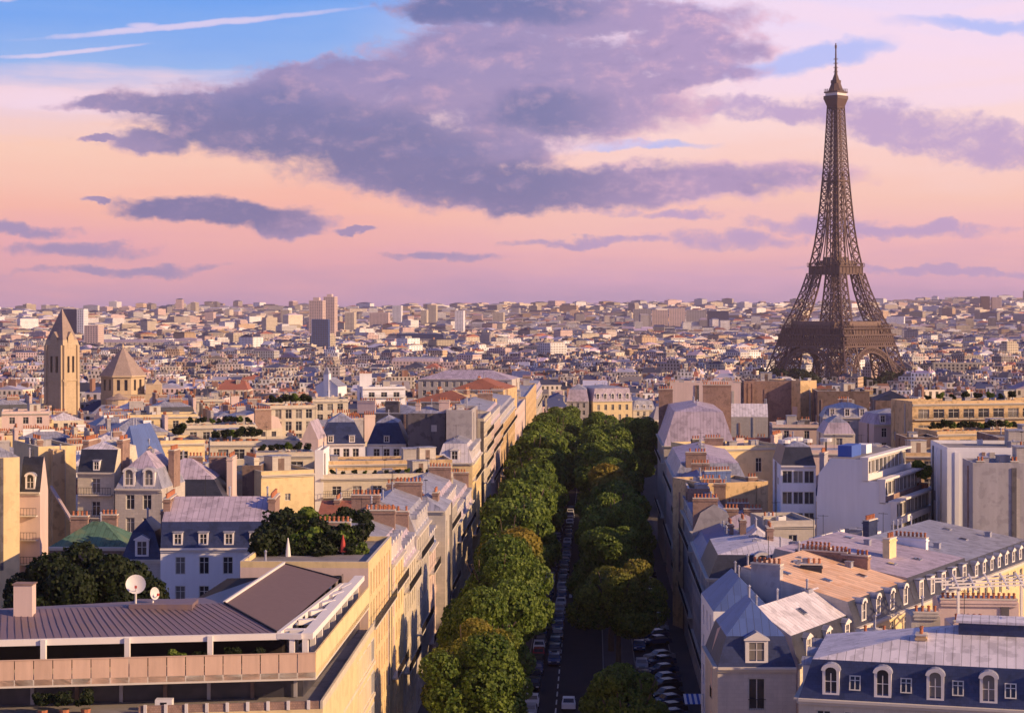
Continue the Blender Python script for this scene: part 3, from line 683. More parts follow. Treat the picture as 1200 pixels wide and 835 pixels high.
for sx, sy in ((1,1), (1,-1), (-1,1), (-1,-1)):
    b = MB(); leg_seg(b, 0, 50, 6, sx, sy, 1.5, .6); leg_seg(b, 50, 109.5, 8, sx, sy, 1.3, .5); 
    for q in ((0,0), (0,1), (1,0), (1,1)):
        h, l = 53.0, 25; x = sx*(h-q[0]*l); y_ = sy*(h-q[1]*l); b.box(x-3, y_-3, -2, x+3, y_+3, 3, 'stone')
    b.build('leg', tw)
def platform(nm, z, h, hh, out, cols=0, solid='brown'):
    b = MB(); s = h+out
    b.box(-s,-s,z,s,-s+3,z+.9,I_); b.box(-s,s-3,z,s,s,z+.9,I_); b.box(-s,-s+3,z,-s+3,s-3,z+.9,I_); b.box(s-3,-s+3,z,s,s-3,z+.9,I_)
    b.box(-s+3,-s+3,z+.1,s-3,s-3,z+.7,I_)
    b.box(-h,-h,z-hh,h,-h+1.2,z,I_); b.box(-h,h-1.2,z-hh,h,h,z,I_); b.box(-h,-h+1.2,z-hh,-h+1.2,h-1.2,z,I_); b.box(h-1.2,-h+1.2,z-hh,h,h-1.2,z,I_)
    for sg in (-1, 1):
        n = int(2*s/2.2)
        for i in range(n+1):
            a = -s+2*s*i/n
            b.bar((a, sg*s, z+.9), (a, sg*s, z+3.4), .35, I_); b.bar((sg*s, a, z+.9), (sg*s, a, z+3.4), .35, I_)
        b.bar((-s, sg*s, z+3.5), (s, sg*s, z+3.5), .5, I_); b.bar((sg*s, -s, z+3.5), (sg*s, s, z+3.5), .5, I_)
        m = int(2*h/4.5)
        for i in range(m+1):
            a = -h+2*h*i/m
            b.bar((a, sg*(h+.25), z-hh), (a, sg*(h+.25), z), .6, 'trim' if False else I_); b.bar((sg*(h+.25), a, z-hh), (sg*(h+.25), a, z), .6, I_)
        b.bar((-h, sg*(h+.5), z-hh), (h, sg*(h+.5), z-hh), 1.1, I_); b.bar((sg*(h+.5), -h, z-hh), (sg*(h+.5), h, z-hh), 1.1, I_)
    return b.build(nm, tw)
platform('first_platform', 57.5, 35.4, 5.2, 2.2)
b = MB()        # gallery buildings and girders under the first floor
for sg in (-1, 1):
    b.box(-24, sg*30-4, 58.5, 24, sg*30+4, 64.5, 'brown'); b.box(sg*30-4, -24, 58.5, sg*30+4, 24, 64.5, 'brown')
b.build('pavilion', tw)
b = MB()
for sg in (-1, 1):
    n = 22; H0 = 41.5
    for i in range(n):
        a0, a1 = -36+72*i/n, -36+72*(i+1)/n
        for ax_ in (0, 1):
            P = (lambda a, z: (a, sg*39.5*1.0, z)) if ax_ == 0 else (lambda a, z: (sg*39.5*1.0, a, z))
            b.bar(P(a0, H0), P(a1, 52), .8, I_); b.bar(P(a1, H0), P(a0, 52), .8, I_); b.bar(P(a0, H0), P(a0, 52), .7, I_)
    for z, w in ((H0, 1.6), (52, 1.4), (47, .6)):
        b.bar((-40, sg*39.5, z), (40, sg*39.5, z), w, I_); b.bar((sg*39.5, -40, z), (sg*39.5, 40, z), w, I_)
b.build('girder_belt', tw)
for rz in range(4):
    b = MB(); n = 26; prev = None
    for i in range(n+1):
        a = math.pi*i/n; x1, z1 = 36.5*math.cos(a), 3+37.5*math.sin(a); x2, z2 = 32.0*math.cos(a), 3+33.0*math.sin(a)
        off = hw(max(0, z1))+.3; off = 39.8+(off-39.8)*.85
        p = (Vector((x1, -off, z1)), Vector((x2, -off, z2)))
        if prev:
            b.bar(prev[0], p[0], 1.5, I_); b.bar(prev[1], p[1], 1.3, I_); b.bar(prev[0], p[1], .7, I_); b.bar(prev[1], p[0], .7, I_)
        b.bar(p[0], p[1], .6, I_); prev = p
    b.build('arch', tw, rz=R(90*rz))
platform('second_platform', 115.5, 17.6, 6.6, 1.4)
b = MB(); b.box(-12,-12,117,12,12,121.5,'brown'); b.box(-8,-8,121.502,8,8,125,'brown'); b.build('second_floor_pavilion', tw)
b = MB(); z = 116.0; zs = []
while z < 268: zs.append(z); z += max(4.6, hw(z)*.62)
zs.append(270)
for a, c in zip(zs, zs[1:]):
    ha, hc = hw(a), hw(c); k = max(.30, .62-.0016*(a-116)*1.4); ia, ic = ha*(1-k*(1 if a < 190 else 1)), hc*(1-k)
    k = min(1, max(0, (a-116)/110)); wa = ha*(.50+.5*k)
    for rz in range(4):
        M = Matrix.Rotation(R(90*rz), 3, 'Z'); T = lambda x, h, z: M @ Vector((x, -h, z))
        for sg in (-1, 1):
            na, nc = ha*(1-(.56-.5*0))*1.0, hc*.44
            na = ha*.42*max(0, 1-(a-116)/90); nc = hc*.42*max(0, 1-(c-116)/90)
            b.bar(T(sg*ha, ha, a), T(sg*hc, hc, c), 1.2 if a < 200 else .95, I_)
            if na > .1: b.bar(T(sg*na, ha, a), T(sg*nc, hc, c), .9, I_)
            b.bar(T(sg*ha, ha, a), T(sg*nc, hc, c), .62, I_); b.bar(T(sg*na, ha, a), T(sg*hc, hc, c), .62, I_); b.bar(T(sg*hc, hc, c), T(sg*nc, hc, c), .6, I_)
        b.bar(T(0, ha*.9, a), T(0, hc*.9, c), .8, I_)
b.bar((0,0,116), (0,0,270), 2.6, I_); b.build('shaft', tw)
b = MB(); b.box(-8.2,-8.2,195,8.2,-7.0,198,I_) if False else None
b.box(-9.4,-9.4,195.5,9.4,9.4,197.0,I_); b.build('intermediate_platform', tw)
b = MB(); b.cone((0,0), 7.4, 11.2, 264, 273, 4, I_, True, R(45)); b.box(-8.2,-8.2,273,8.2,8.2,276.2,I_); b.box(-7,-7,276.21,7,7,279,'white_trim'); b.box(-7.9,-7.9,279.01,7.9,7.9,280.2,I_)
for i in range(9):
    a = -7.6+15.2*i/8
    for sg in (-1, 1): b.bar((a, sg*7.7, 280), (a, sg*7.7, 283), .3, I_); b.bar((sg*7.7, a, 280), (sg*7.7, a, 283), .3, I_)
b.cone((0,0), 7.6, 4.6, 280.3, 288, 8, I_, True, R(22)); b.box(-3.4,-3.4,288,3.4,3.4,291,I_); b.cone((0,0), 3.6, 1.4, 291, 297, 8, I_); b.build('summit_cabin', tw)
b = MB(); b.cone((0,0), 1.5, .9, 297, 306, 8, I_); b.cone((0,0), .9, .5, 306, 326, 8, I_); b.cone((0,0), 1.0, 1.0, 321, 324, 8, I_)
for z in (299, 303, 307, 311): b.bar((-2.6, 0, z), (2.6, 0, z), .4, I_); b.bar((0, -2.6, z), (0, 2.6, z), .4, I_)
b.build('antenna', tw)

# ------------------------------------------------------------------ the stone church: bell tower and lantern
CD = 640.0; s_ = F/CD
cx_, cz = px(72.5, CD), -60.0
ch = thing('bell_tower', 'square stone bell tower with steep pyramid spire and twin belfry slits', 'church', (cx_, CD, cz), R(-28))
T0 = pz(474, CD)-cz-6
def Z(p): return pz(p, CD)-cz
b = MB(); a = 4.0
# shaft with two tall belfry openings per face
for rz in range(4):
    M = Matrix.Rotation(R(90*rz), 3, 'Z'); q = MB()
    def fc(x0, z0, x1, z1, d=0.0, mt='church'): b.face([tuple(M @ Vector((x, -a+d, z))) for x, z in ((x0,z0),(x1,z0),(x1,z1),(x0,z1))], mt, [(x0,z0),(x1,z0),(x1,z1),(x0,z1)])
    z1, z2, zt = Z(436), Z(417), Z(404)
    fc(-a, 0, a, z1); fc(-a, z2, a, zt)
    xs = [-a, -1.75, -.65, .65, 1.75, a]
    for i in range(5):
        if i in (1, 3):
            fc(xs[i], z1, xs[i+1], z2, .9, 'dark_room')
            for x in (xs[i], xs[i+1]): b.face([tuple(M @ Vector(p)) for p in ((x,-a,z1),(x,-a+.9,z1),(x,-a+.9,z2),(x,-a,z2))], 'church')
        else: fc(xs[i], z1, xs[i+1], z2)
    for sg in (-1, 1):
        b.bar(M @ Vector((sg*(a-.5), -a-.25, 0)), M @ Vector((sg*(a-.7), -a-.1, zt)), 1.1, 'church', .8)
b.box(-a-.3,-a-.3,Z(446),a+.3,a+.3,Z(444),'church'); b.build('tower_shaft', ch)
b = MB(); z0, z1, z2 = Z(404), Z(388), Z(362)
b.cone((0,0), a*1.44, a*1.30, z0, Z(398), 4, 'church', False, R(45)); b.cone((0,0), a*1.30, .15, Z(398), z2, 4, 'church_roof', False, R(45))
for rz in range(4):
    M = Matrix.Rotation(R(90*rz), 3, 'Z'); V = lambda x, y, z: tuple(M @ Vector((x, y, z)))
    b.face([V(-1.5,-a-.1,z0-1), V(1.5,-a-.1,z0-1), V(1.5,-a-.1,z0+2.6), V(0,-a-.1,z0+4.6), V(-1.5,-a-.1,z0+2.6)], 'church')
    b.face([V(0,-a-.1,z0+4.6), V(1.5,-a-.1,z0+2.6), V(1.5,-a+1.6,z0+2.6), V(0,-a+2.2,z0+4.6)], 'church_roof'); b.face([V(-1.5,-a-.1,z0+2.6), V(0,-a-.1,z0+4.6), V(0,-a+2.2,z0+4.6), V(-1.5,-a+1.6,z0+2.6)], 'church_roof')
b.build('spire', ch)
lx = px(144, CD+14)
la = thing('church_lantern', 'octagonal stone church drum under a brown pyramid roof beside the bell tower', 'church', (lx, CD+14, cz), R(10))
b = MB(); n = 8; r0 = 8.0; zd0, zd1 = Z(466), Z(441)
for k in range(n):
    a0, a1 = R(22.5+45*k), R(67.5+45*k); p0, p1 = Vector((r0*math.cos(a0), r0*math.sin(a0), 0)), Vector((r0*math.cos(a1), r0*math.sin(a1), 0))
    def pt(f, z, d=0.0): q = p0.lerp(p1, f); m_ = (p0+p1)/2; m_.normalize(); return (q.x-m_.x*d, q.y-m_.y*d, z)
    b.face([pt(0,0), pt(1,0), pt(1,zd0+2.2), pt(0,zd0+2.2)], 'church'); b.face([pt(0,zd1-1.4), pt(1,zd1-1.4), pt(1,zd1), pt(0,zd1)], 'church')
    fs = [0, .2, .38, .62, .8, 1]
    for i in range(5):
        A, C = fs[i], fs[i+1]
        if i in (1, 3): b.face([pt(A,zd0+2.2,.6), pt(C,zd0+2.2,.6), pt(C,zd1-1.4,.6), pt(A,zd1-1.4,.6)], 'far_glass'); [b.face([pt(x,zd0+2.2), pt(x,zd0+2.2,.6), pt(x,zd1-1.4,.6), pt(x,zd1-1.4)], 'church') for x in (A, C)]
        else: b.face([pt(A,zd0+2.2), pt(C,zd0+2.2), pt(C,zd1-1.4), pt(A,zd1-1.4)], 'church')
b.build('drum', la)
b = MB(); b.cone((0,0), 8.7, .4, zd1, Z(408), 8, 'church_roof', True, R(22.5)); b.cone((0,0), 8.7, 8.7, zd1-.5, zd1+.02, 8, 'church', False, R(22.5)); b.cone((0,0), .5, .1, Z(408), Z(403), 6, 'church'); b.build('roof', la)
b = MB(); b.box(8.0,-7,0,13.5,7,Z(452),'church'); b.box(-3,-13.5,0,13.0,-7.5,Z(463),'church'); b.cone((-1,-12), 4.4, 4.4, 0, Z(468), 12, 'church'); b.cone((-1,-12), 4.8, .2, Z(468), Z(461), 12, 'church_roof')
b.cone((12,-3), 2.2, .2, Z(452), Z(446), 4, 'church', False, R(45)); b.build('transept', la)

# ------------------------------------------------------------------ far landmarks (each a thing) -------------------------------
def tower_block(label, x0, x1, yT, D, d, wall, rot=0.0, top='gravel', cat='tower block', extra=None, fh=3.0, bay=3.4, ww=1.9, wh=1.5, group=None, h=None, zb=None):
    r_ = hb(label, x0, x1, D, yT, d, rot, wall=wall, roof='flat', top=top, win='fr', fh=fh, bay=bay, ww=ww, wh=wh, detail=0, group=group, name='tower_block', cat=cat, base=zb)
    if extra:
        w = px(x1, D)-px(x0, D); b = MB(); z = pz(yT, D)-(gz(px(x0, D), D) if zb is None else zb)+1
        b.box(w*.25, d*.25, z+.1, w*.7, d*.7, z+extra, wall); b.build('lift_housing', r_)
    return r_
tower_block('tall rose tower block, left half of the pair on the skyline', 362, 378, 352, 3600, 26, 'pink', -8, extra=6)
tower_block('taller rose tower block, right half of the pair on the skyline', 379, 392, 347.5, 3680, 26, 'pink', -8, extra=5)
tower_block('dark blue glass tower in front of the rose skyline pair', 365, 385, 374, 2500, 22, 'blue_zinc', 0, cat='office tower', bay=2.2, ww=1.8, wh=2.4)
tower_block('white slab block beside a dark wing behind the bell tower', 90, 98, 362, 3300, 18, 'white', -12)
tower_block('dark blue wing joined to the white slab behind the bell tower', 74, 89.5, 362, 3320, 20, 'blue_slate', -12)
tower_block('pale pink block standing right of the white slab', 98.5, 115, 381, 2600, 20, 'pink', -10)
for i, (a, b_, c, D) in enumerate([(404, 415, 366, 4300), (460, 470, 358, 5000), (493, 500, 363, 4800), (501, 511, 357, 5000), (533, 543, 364, 4300), (329, 339, 363, 5000), (240, 250, 366, 5200), (433, 455, 366, 4700), (577, 590, 366, 4800)]):
    tower_block(['pale cream tower right of the skyline pair', 'lone pale tower midway along the left skyline', 'slim cream tower just left of a taller one', 'taller cream tower of two standing close', 'short cream tower right of the close pair', 'cream tower left of the skyline pair', 'small pink tower above the long cream palace', 'wide pink block between cream towers', 'low wide cream block near the middle skyline'][i], a, b_, c, D, 24, ['cream', 'white', 'cream', 'cream', 'white', 'cream', 'pink', 'pink', 'cream'][i], -8)
for i, (a, b_, c, m_) in enumerate([(742, 763, 362, 'grey'), (764, 783, 363, 'pink'), (784, 803, 361, 'pink'), (804, 828, 363, 'grey'), (829, 854, 364, 'blue_slate')]):
    tower_block(['grey slab, leftmost of five linked slabs on the skyline', 'pink slab, second of five linked skyline slabs', 'pink slab in the middle of five linked skyline slabs', 'grey slab, fourth of five linked skyline slabs', 'blue slab, rightmost of five linked skyline slabs'][i], a, b_, c, 4600, 20, m_, -4, bay=4, cat='housing slab')
for i, (a, b_, c) in enumerate([(1150, 1160, 347), (1163, 1174, 348), (1098, 1112, 362), (1118, 1140, 361)]):
    tower_block(['brown tower block, left one on the hill crest', 'pink tower block, right one on the hill crest', 'pale block halfway up the hill right of the iron tower', 'long pink block halfway up the hill'][i], a, b_, c, 5600, 26, ['brown', 'pink', 'cream', 'pink'][i], -6)
hb('long cream palace wing with low roof behind the church', 92, 201, 2700, 401, 26, -6, wall='cream', win='fr', roof='mansard', low='lilac', top='lilac', party='', detail=0, bay=7, ww=1.6, hm=3, name='palace_wing', cat='palace')
hb('cream end pavilion closing the long palace wing', 203, 231, 2680, 400, 30, -6, wall='cream', win='fr', roof='mansard', low='lilac', top='lilac', party='', detail=0, bay=4, ww=1.6, hm=4, name='palace_pavilion', cat='palace')
hb('long pink stone building with turreted ends left of centre', 459, 516, 1860, 423, 24, -5, wall='pink', win='fr', roof='mansard', low='lilac', party='', detail=0, bay=3.4, hm=3)
hb('long dark blue roofed hall behind the pink turreted building', 464, 520, 3000, 397, 36, -5, wall='grey', roof='mansard', low='blue_slate', top='blue_slate', party='', detail=0, win='f', hm=8)
hb('long sunlit cream palace front far behind the avenue trees', 751, 798, 3000, 399, 30, -12, wall='cream', win='fr', roof='mansard', low='lilac', party='', detail=0, bay=4)
hb('wide cream block right of the iron tower, upper of two', 1082, 1138, 2450, 408, 26, -10, wall='cream', win='fr', roof='flat', party='', detail=0, bay=4, ww=2)
hb('wide cream block right of the iron tower, lower of two', 1094, 1170, 1820, 425, 22, -10, wall='cream', win='fr', roof='flat', party='', detail=0, bay=4, ww=2)
b = thing('white_chapel', 'small white chapel with a slim turret amid the roofs', 'chapel', (px(388, 900), 900, gz(0, 900)), R(-20))
q = MB(); zt = pz(452, 900)-gz(0, 900); q.box(-6,-5,0,6,5,zt,'white'); q.face([(-6,-5,zt),(6,-5,zt),(0,-5,zt+4)], 'white'); q.face([(6,5,zt),(-6,5,zt),(0,5,zt+4)], 'white'); q.build('wall', b)
q = MB(); q.face([(-6.3,-5.2,zt),(0,-5.2,zt+4.2),(0,5.2,zt+4.2),(-6.3,5.2,zt)], 'zinc'); q.face([(0,-5.2,zt+4.2),(6.3,-5.2,zt),(6.3,5.2,zt),(0,5.2,zt+4.2)], 'zinc'); q.build('roof', b)
q = MB(); q.box(-1.4,-5.6,0,1.4,-3,zt+6,'white'); q.cone((0,-4.3), 2.1, .1, zt+6, zt+9.5, 4, 'zinc', False, R(45)); q.build('turret', b)
# ------------------------------------------------------------------ houses of the left building line (sunlit fronts along the avenue)
def left_row(label, D0, D1, ztop, w=9, **kw):
    kw.setdefault('balc', (('r', 1), ('r', 4))); kw.setdefault('chim', ((.3, .02, 3.5, 1.2, 'x'), (.7, .98, 3.5, 1.2, 'x')))
    kw.setdefault('win', 'r'); kw.setdefault('party', 'fb'); kw.setdefault('party_wall', 'grey')
    return house(label, XL(D0)-w, D0+w*.0434, ztop, w, D1-D0-.05, -AV, **kw)
left_row('yellow modern block with tall window strips beside the hotel terrace', 180, 200.6, pz(658, 180), w=12.5, wall='yellow', roof='flat', top='gravel', fh=3.0, bay=2.3, ww=1.25, wh=2.3, sill=.3, chim=(), balc=(('r', 2),), party_wall='pink', corn='')
left_row('yellow house with curved gables, second along the sunlit avenue front', 200.7, 213.5, -27.6, wall='yellow', low='lilac', hm=2.6, dormers='r', dk='arch', floors=7, party_wall='ochre')
left_row('cream house with deep balcony shadows, third along the sunlit avenue front', 213.6, 229, -29.6, wall='cream', low='lilac', hm=2.8, dormers='r', dk='ped')
left_row('pale stone house with lilac zinc roof, fourth along the sunlit avenue front', 229.1, 247, -27.9, wall='stone', low='zinc', hm=3, dormers='r', dk='arch')
left_row('pinkish house with blue skylit roof, fifth along the sunlit avenue front', 247.1, 268, -32.2, wall='pink', low='blue_zinc', hm=3, dormers='r')
left_row('stone house with grey roof, sixth along the sunlit avenue front', 268.1, 298, -30.2, wall='stone', low='lilac', hm=3, dormers='r')
left_row('stone house with pale lilac roof, seventh along the sunlit avenue front', 298.1, 335.9, -34.4, wall='cream', low='lilac', hm=3, dormers='r', w=8)
left_row('yellow corner house with crown-like mansard over the sunlit avenue', 336, 362, pz(540, 340), w=6.5, wall='yellow', win='rf', party='b', low='pale_zinc', hm=3.4, hr=.8, dormers='rf', dk='ped', dw=1.5, dh=2.1, chim=((.5, .98, 4, 1.2, 'x'),), fh=3.3)
left_row('narrow cream house with stacked dark balconies above the yellow corner house', 371, 397, pz(490, 371), w=9, wall='cream', roof='flat', top='gravel', bay=3, balc=(('r', 1), ('r', 2), ('r', 3), ('r', 4)), party_wall='soot', chim=((.2, .3, 4, 2.2, 'y', 'soot'),))
left_row('rose brown house with carved balconies, behind the narrow cream house', 397.1, 438, pz(497, 400), w=12, wall='pink', low='lilac', hm=3, dormers='r', balc=(('r', 1), ('r', 2), ('r', 4)))
left_row('ochre house before the two blank pink fronts on the avenue', 438.1, 520, pz(488, 470), wall='ochre', low='zinc', hm=3, dormers='r', w=16)
left_row('smooth pink front with tall roofline, left one of the two over the trees', 520.1, 596, pz(474, 560), wall='pink', roof='flat', top='zinc', w=18, fh=3.2, bay=6, ww=1.1, wh=1.7, balc=(), corn='')
left_row('smooth peach front with tall roofline, right one of the two over the trees', 604, 716, pz(459, 640), wall='ochre', roof='flat', top='zinc', w=18, fh=3.2, bay=6, ww=1.1, wh=1.7, balc=(), corn='')
left_row('grey stepped house past the two smooth fronts on the avenue', 716.1, 800, pz(462, 760), wall='stone', low='lilac', hm=4, w=22, dormers='r')
hb('yellow palatial house with arched attic closing the avenue view', 695, 741, 800, 470, 26, 14, wall='yellow', win='fr', low='lilac', hm=5.5, hr=1, party='', dormers='f', dk='arch', dw=1.6, dh=2.6, bay=3.0, wh=2.4, fh=4.2)
hb('smaller yellow house right of the palatial house closing the avenue', 742, 768, 830, 480, 26, 14, wall='cream', win='fr', low='zinc', hm=4, party='', dormers='f', dk='ped', bay=3.0)
hb('lilac house with twin dark roofs left of the palatial yellow house', 664, 690, 800, 470, 16, -4, wall='stone', win='f', low='lilac', hm=5, hr=2, party='')

# ------------------------------------------------------------------ left quarter behind the hotel
hb('white house with long navy mansard and purple seamed roof behind the hotel', 188, 318, 212, 642, 12, 2, wall='white', win='f', low='blue_slate', top='lilac', party='lr', hm=2.9, hr=2.4, inset=1.0, fh=3.3, bay=2.55, ww=1.15, wh=2.0, dormers='f', dk='flat', dw=1.1, dh=1.5, chim=((.02, .5, 6, .9, 'y'), (.98, .5, 6, .9, 'y')), balc=())
hb('low house with green copper roof behind the dark tree', 58, 148, 226, 640, 9, -3, wall='brown', win='f', roof='hip', top='copper', party='', hr=2.6, chim=((.15, .9, 2.2, 1.2, 'x'), (.55, .9, 2, 1.4, 'x')), floors=2)
hb('small house with navy mansard and one white dormer by the green roof', 142, 190, 218, 655, 8, 0, wall='stone', win='f', low='blue_slate', top='blue_slate', party='', hm=3.1, hr=1.4, dormers='f', dk='ped', dw=1.6, dh=2.1, bay=3.5, chim=((.95, .5, 3, 1.4, 'y'),))
hb('house with black-blue mansard and lilac ridge behind the purple seamed roof', 158, 266, 268, 590, 12, 1, wall='stone', win='f', low='slate', top='lilac', party='', hm=3.3, hr=2.8, inset=2.2, chim=((.98, .6, 5, 1.2, 'y', 'pink'), (.55, .8, 2, 1.0, 'x'), (.8, .8, 2.5, 1.0, 'x')))
hb('yellow tall house with blank party walls by the crooked pipe', 45, 89, 262, 523, 15, 28, wall='yellow', win='', roof='flat', top='gravel', party='', chim=((.3, .5, 4, 1, 'y'),), corn='')
hb('narrow ochre shaft house between yellow walls', 62, 76, 261, 527, 1.4, 28, wall='ochre', win='f', roof='flat', top='gravel', party='', bay=2, ww=.6, wh=1, corn='')
hb('far left blank sunlit yellow wall house', -30, 23, 230, 537, 13, 26, wall='yellow', win='', roof='hip', hr=1.6, top='zinc', party='', corn='')
hb('narrow pink house with black mansard between two yellow walls', 23, 47, 238, 576, 3.2, -4, wall='pink', win='f', low='slate', top='slate', party='lr', hm=3.4, hr=1, dormers='f', dk='arch', bay=2.3, ww=1.1, floors=6, balc=(('f', 1), ('f', 2), ('f', 3)))
hb('cream house with dark slate roof and two white skylights', 91, 134, 252, 553, 11, -6, wall='cream', win='f', low='slate', top='pale_zinc', party='lr', hm=3.0, hr=1.0, inset=1.6, dormers='f', dk='flat', dw=.9, dh=1.3, dsp=2.2, bay=2.2, balc=(('f', 2), ('f', 1)), chim=((.02, .5, 5, .4, 'y'), (.97, .4, 3.2, .5, 'y')))
hb('grey house with rounded dormers right of the slate-roofed cream house', 135, 190, 250, 572, 11, -6, wall='stone', win='f', low='zinc', top='lilac', party='', hm=2.6, hr=2.2, dormers='f', dk='arch', dw=1.6, dh=2.0, bay=2.6, chim=((.96, .6, 3, .8, 'y'),))
hb('house with steel-blue roof above the rounded dormers', 133, 160, 300, 540, 13, -10, wall='white', win='f', low='blue_zinc', top='blue_zinc', party='', hm=3.4, hr=2.2)
hb('orange gable-walled house left of the two-windowed yellow house', 160, 192, 305, 537, 12, 22, wall='ochre', win='', roof='hip', top='lilac', party='f', hr=2, party_wall='ochre')
hb('yellow house with two dark square windows in its upper wall', 188, 240, 318, 516, 13, 20, wall='yellow', win='f', roof='flat', top='gravel', party='', bay=5, ww=1.8, wh=2.0, fh=3.6, floors=2, capm='tile')
hb('rose blank walled house right of the square-windowed yellow house', 222, 243, 296, 548, 11, -6, wall='brick', win='', roof='flat', top='gravel', party='', corn='')
hb('cream house with terrace awning and pale pillars', 240, 285, 292, 556, 12, 18, wall='cream', win='f', roof='flat', top='gravel', party='', bay=3.0, ww=1.8, wh=2.1)
hb('pale house with roof garden strip behind the terrace awning', 246, 352, 345, 517, 12, 10, wall='cream', win='f', roof='flat', top='gravel', party='', bay=3.1, ww=2.0, wh=1.9)
hb('long cream house with arched top storey and green terrace', 316, 372, 468, 475, 14, 18, wall='cream', win='f', roof='flat', top='gravel', party='', bay=2.6, ww=1.6, wh=2.4)
hb('yellow house with blank lower wall and two tiny windows', 306, 368, 287, 552, 12, 26, wall='yellow', win='f', roof='flat', top='gravel', party='', bay=6, ww=.9, wh=1.1, fh=4.4, floors=2, chim=((.05, .5, 5, 2.2, 'y', 'cream'),))
hb('brown flank house left of the two tiny windows', 284, 306, 290, 545, 11, 2, wall='brown', win='', roof='flat', top='gravel', party='', corn='')
hb('cream house with white long balconies, upper tier of the terraced block', 300, 368, 312, 530, 12, 10, wall='cream', win='f', roof='flat', top='gravel', party='', bay=3, ww=2.1, wh=1.8, balc=(('f', 1),))
hb('long terraced cream block with pale balcony bands in the sunlit centre', 376, 531, 300, 556, 7, 10, wall='cream', win='f', roof='flat', top='gravel', party='', bay=3.3, ww=1.5, wh=1.5, fh=3.1, floors=3, balc=(('f', 1), ('f', 2)), capm='white_trim')
hb('set-back upper storey block above the terraced cream block', 378, 530, 308, 540, 9, 10, wall='ochre', win='f', roof='flat', top='gravel', party='', bay=3.3, ww=1.9, wh=1.5, fh=3.0, floors=1, capm='white_trim')
hb('white pillar-like house end beside the terraced cream block', 369, 379, 300, 527, 10, 0, wall='white', win='', roof='flat', top='gravel', party='', corn='')
hb('studio house with navy skylit roof and pale front, left of two', 372, 428, 352, 520, 12, 6, wall='white', win='f', low='blue_slate', top='zinc', party='', hm=4.0, hr=1.6, inset=2.0, dormers='f', dk='flat', dw=1.1, dh=1.3, dsp=3.4, ww=1.2, wh=1.9, bay=1.8)
hb('studio house with navy skylit roof and pale front, right of two', 430, 476, 358, 520, 12, 0, wall='white', win='f', low='blue_slate', top='zinc', party='', hm=4.0, hr=1.2, inset=1.6, dormers='f', dk='flat', dw=1.1, dh=1.3, dsp=3.4, ww=1.2, wh=1.9, bay=1.8)
hb('lilac gable house on the left of the navy skylit roofs', 353, 373, 342, 515, 9, -4, wall='pink', win='', roof='gable', top='lilac', party='fb', hr=3.4)
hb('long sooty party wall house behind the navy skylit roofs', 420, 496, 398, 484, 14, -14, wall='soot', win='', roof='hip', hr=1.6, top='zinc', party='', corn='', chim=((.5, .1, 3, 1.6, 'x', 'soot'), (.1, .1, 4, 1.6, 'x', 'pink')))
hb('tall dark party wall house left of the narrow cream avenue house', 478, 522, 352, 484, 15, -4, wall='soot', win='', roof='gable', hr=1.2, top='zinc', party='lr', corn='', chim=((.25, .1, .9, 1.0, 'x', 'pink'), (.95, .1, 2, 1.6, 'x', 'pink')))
hb('second dark party wall house touching the cream avenue house', 523, 553, 349, 480, 15, -3, wall='grey', win='', roof='flat', top='tile', party='', corn='')
hb('house with brick red tiled roof above the dark party walls', 478, 560, 440, 470, 18, -14, wall='ochre', win='f', roof='gable', hr=2.4, top='tile', party='lr', chim=((.3, .5, 3, 1, 'y'), (.7, .5, 3, 1, 'y')))
hb('house with broad terracotta roof and round lilac turret', 528, 590, 520, 456, 22, -10, wall='ochre', win='f', roof='hip', hr=2.8, top='tile', party='', chim=((.4, .5, 3, 1, 'y'),))
hb('long house with lilac zinc hip roof near the avenue centre', 490, 600, 660, 444, 20, -8, wall='stone', win='f', roof='hip', hr=3, top='lilac', party='')
CBK = dict(win='fr', roof='flat', top='gravel', party='', fh=3.1, capm='white_trim')
hb('long cream block with a brown roof garden, left of the terraced block', 214, 300, 425, 498, 11, 12, wall='cream', bay=3.0, ww=1.6, wh=1.8, balc=(('f', 1),), **CBK)
hb('long ochre block with white attic two streets behind the roof garden', 150, 232, 470, 486, 11, 14, wall='yellow', bay=3.2, ww=1.5, wh=1.8, balc=(('f', 1),), **CBK)
hb('bright white terraced block with a lift tower in the left centre', 425, 475, 600, 453, 14, 12, wall='white', bay=3.4, ww=2.0, wh=1.6, balc=(('f', 1),), chim=((.12, .4, 4, 4.5, 'x', 'white'),), **CBK)
hb('long cream block with deep windows below the white chapel', 330, 408, 545, 468, 13, 14, wall='cream', bay=3.0, ww=1.7, wh=2.0, balc=(('f', 2),), **CBK)
hb('long pale block beside the church lantern', 180, 262, 590, 468, 14, 10, wall='cream', bay=3.2, ww=1.6, wh=1.9, **CBK)
hb('pinkish long block near the left edge below the church tower', 2, 58, 500, 482, 12, 14, wall='pink', bay=3.0, ww=1.5, wh=1.8, **CBK)
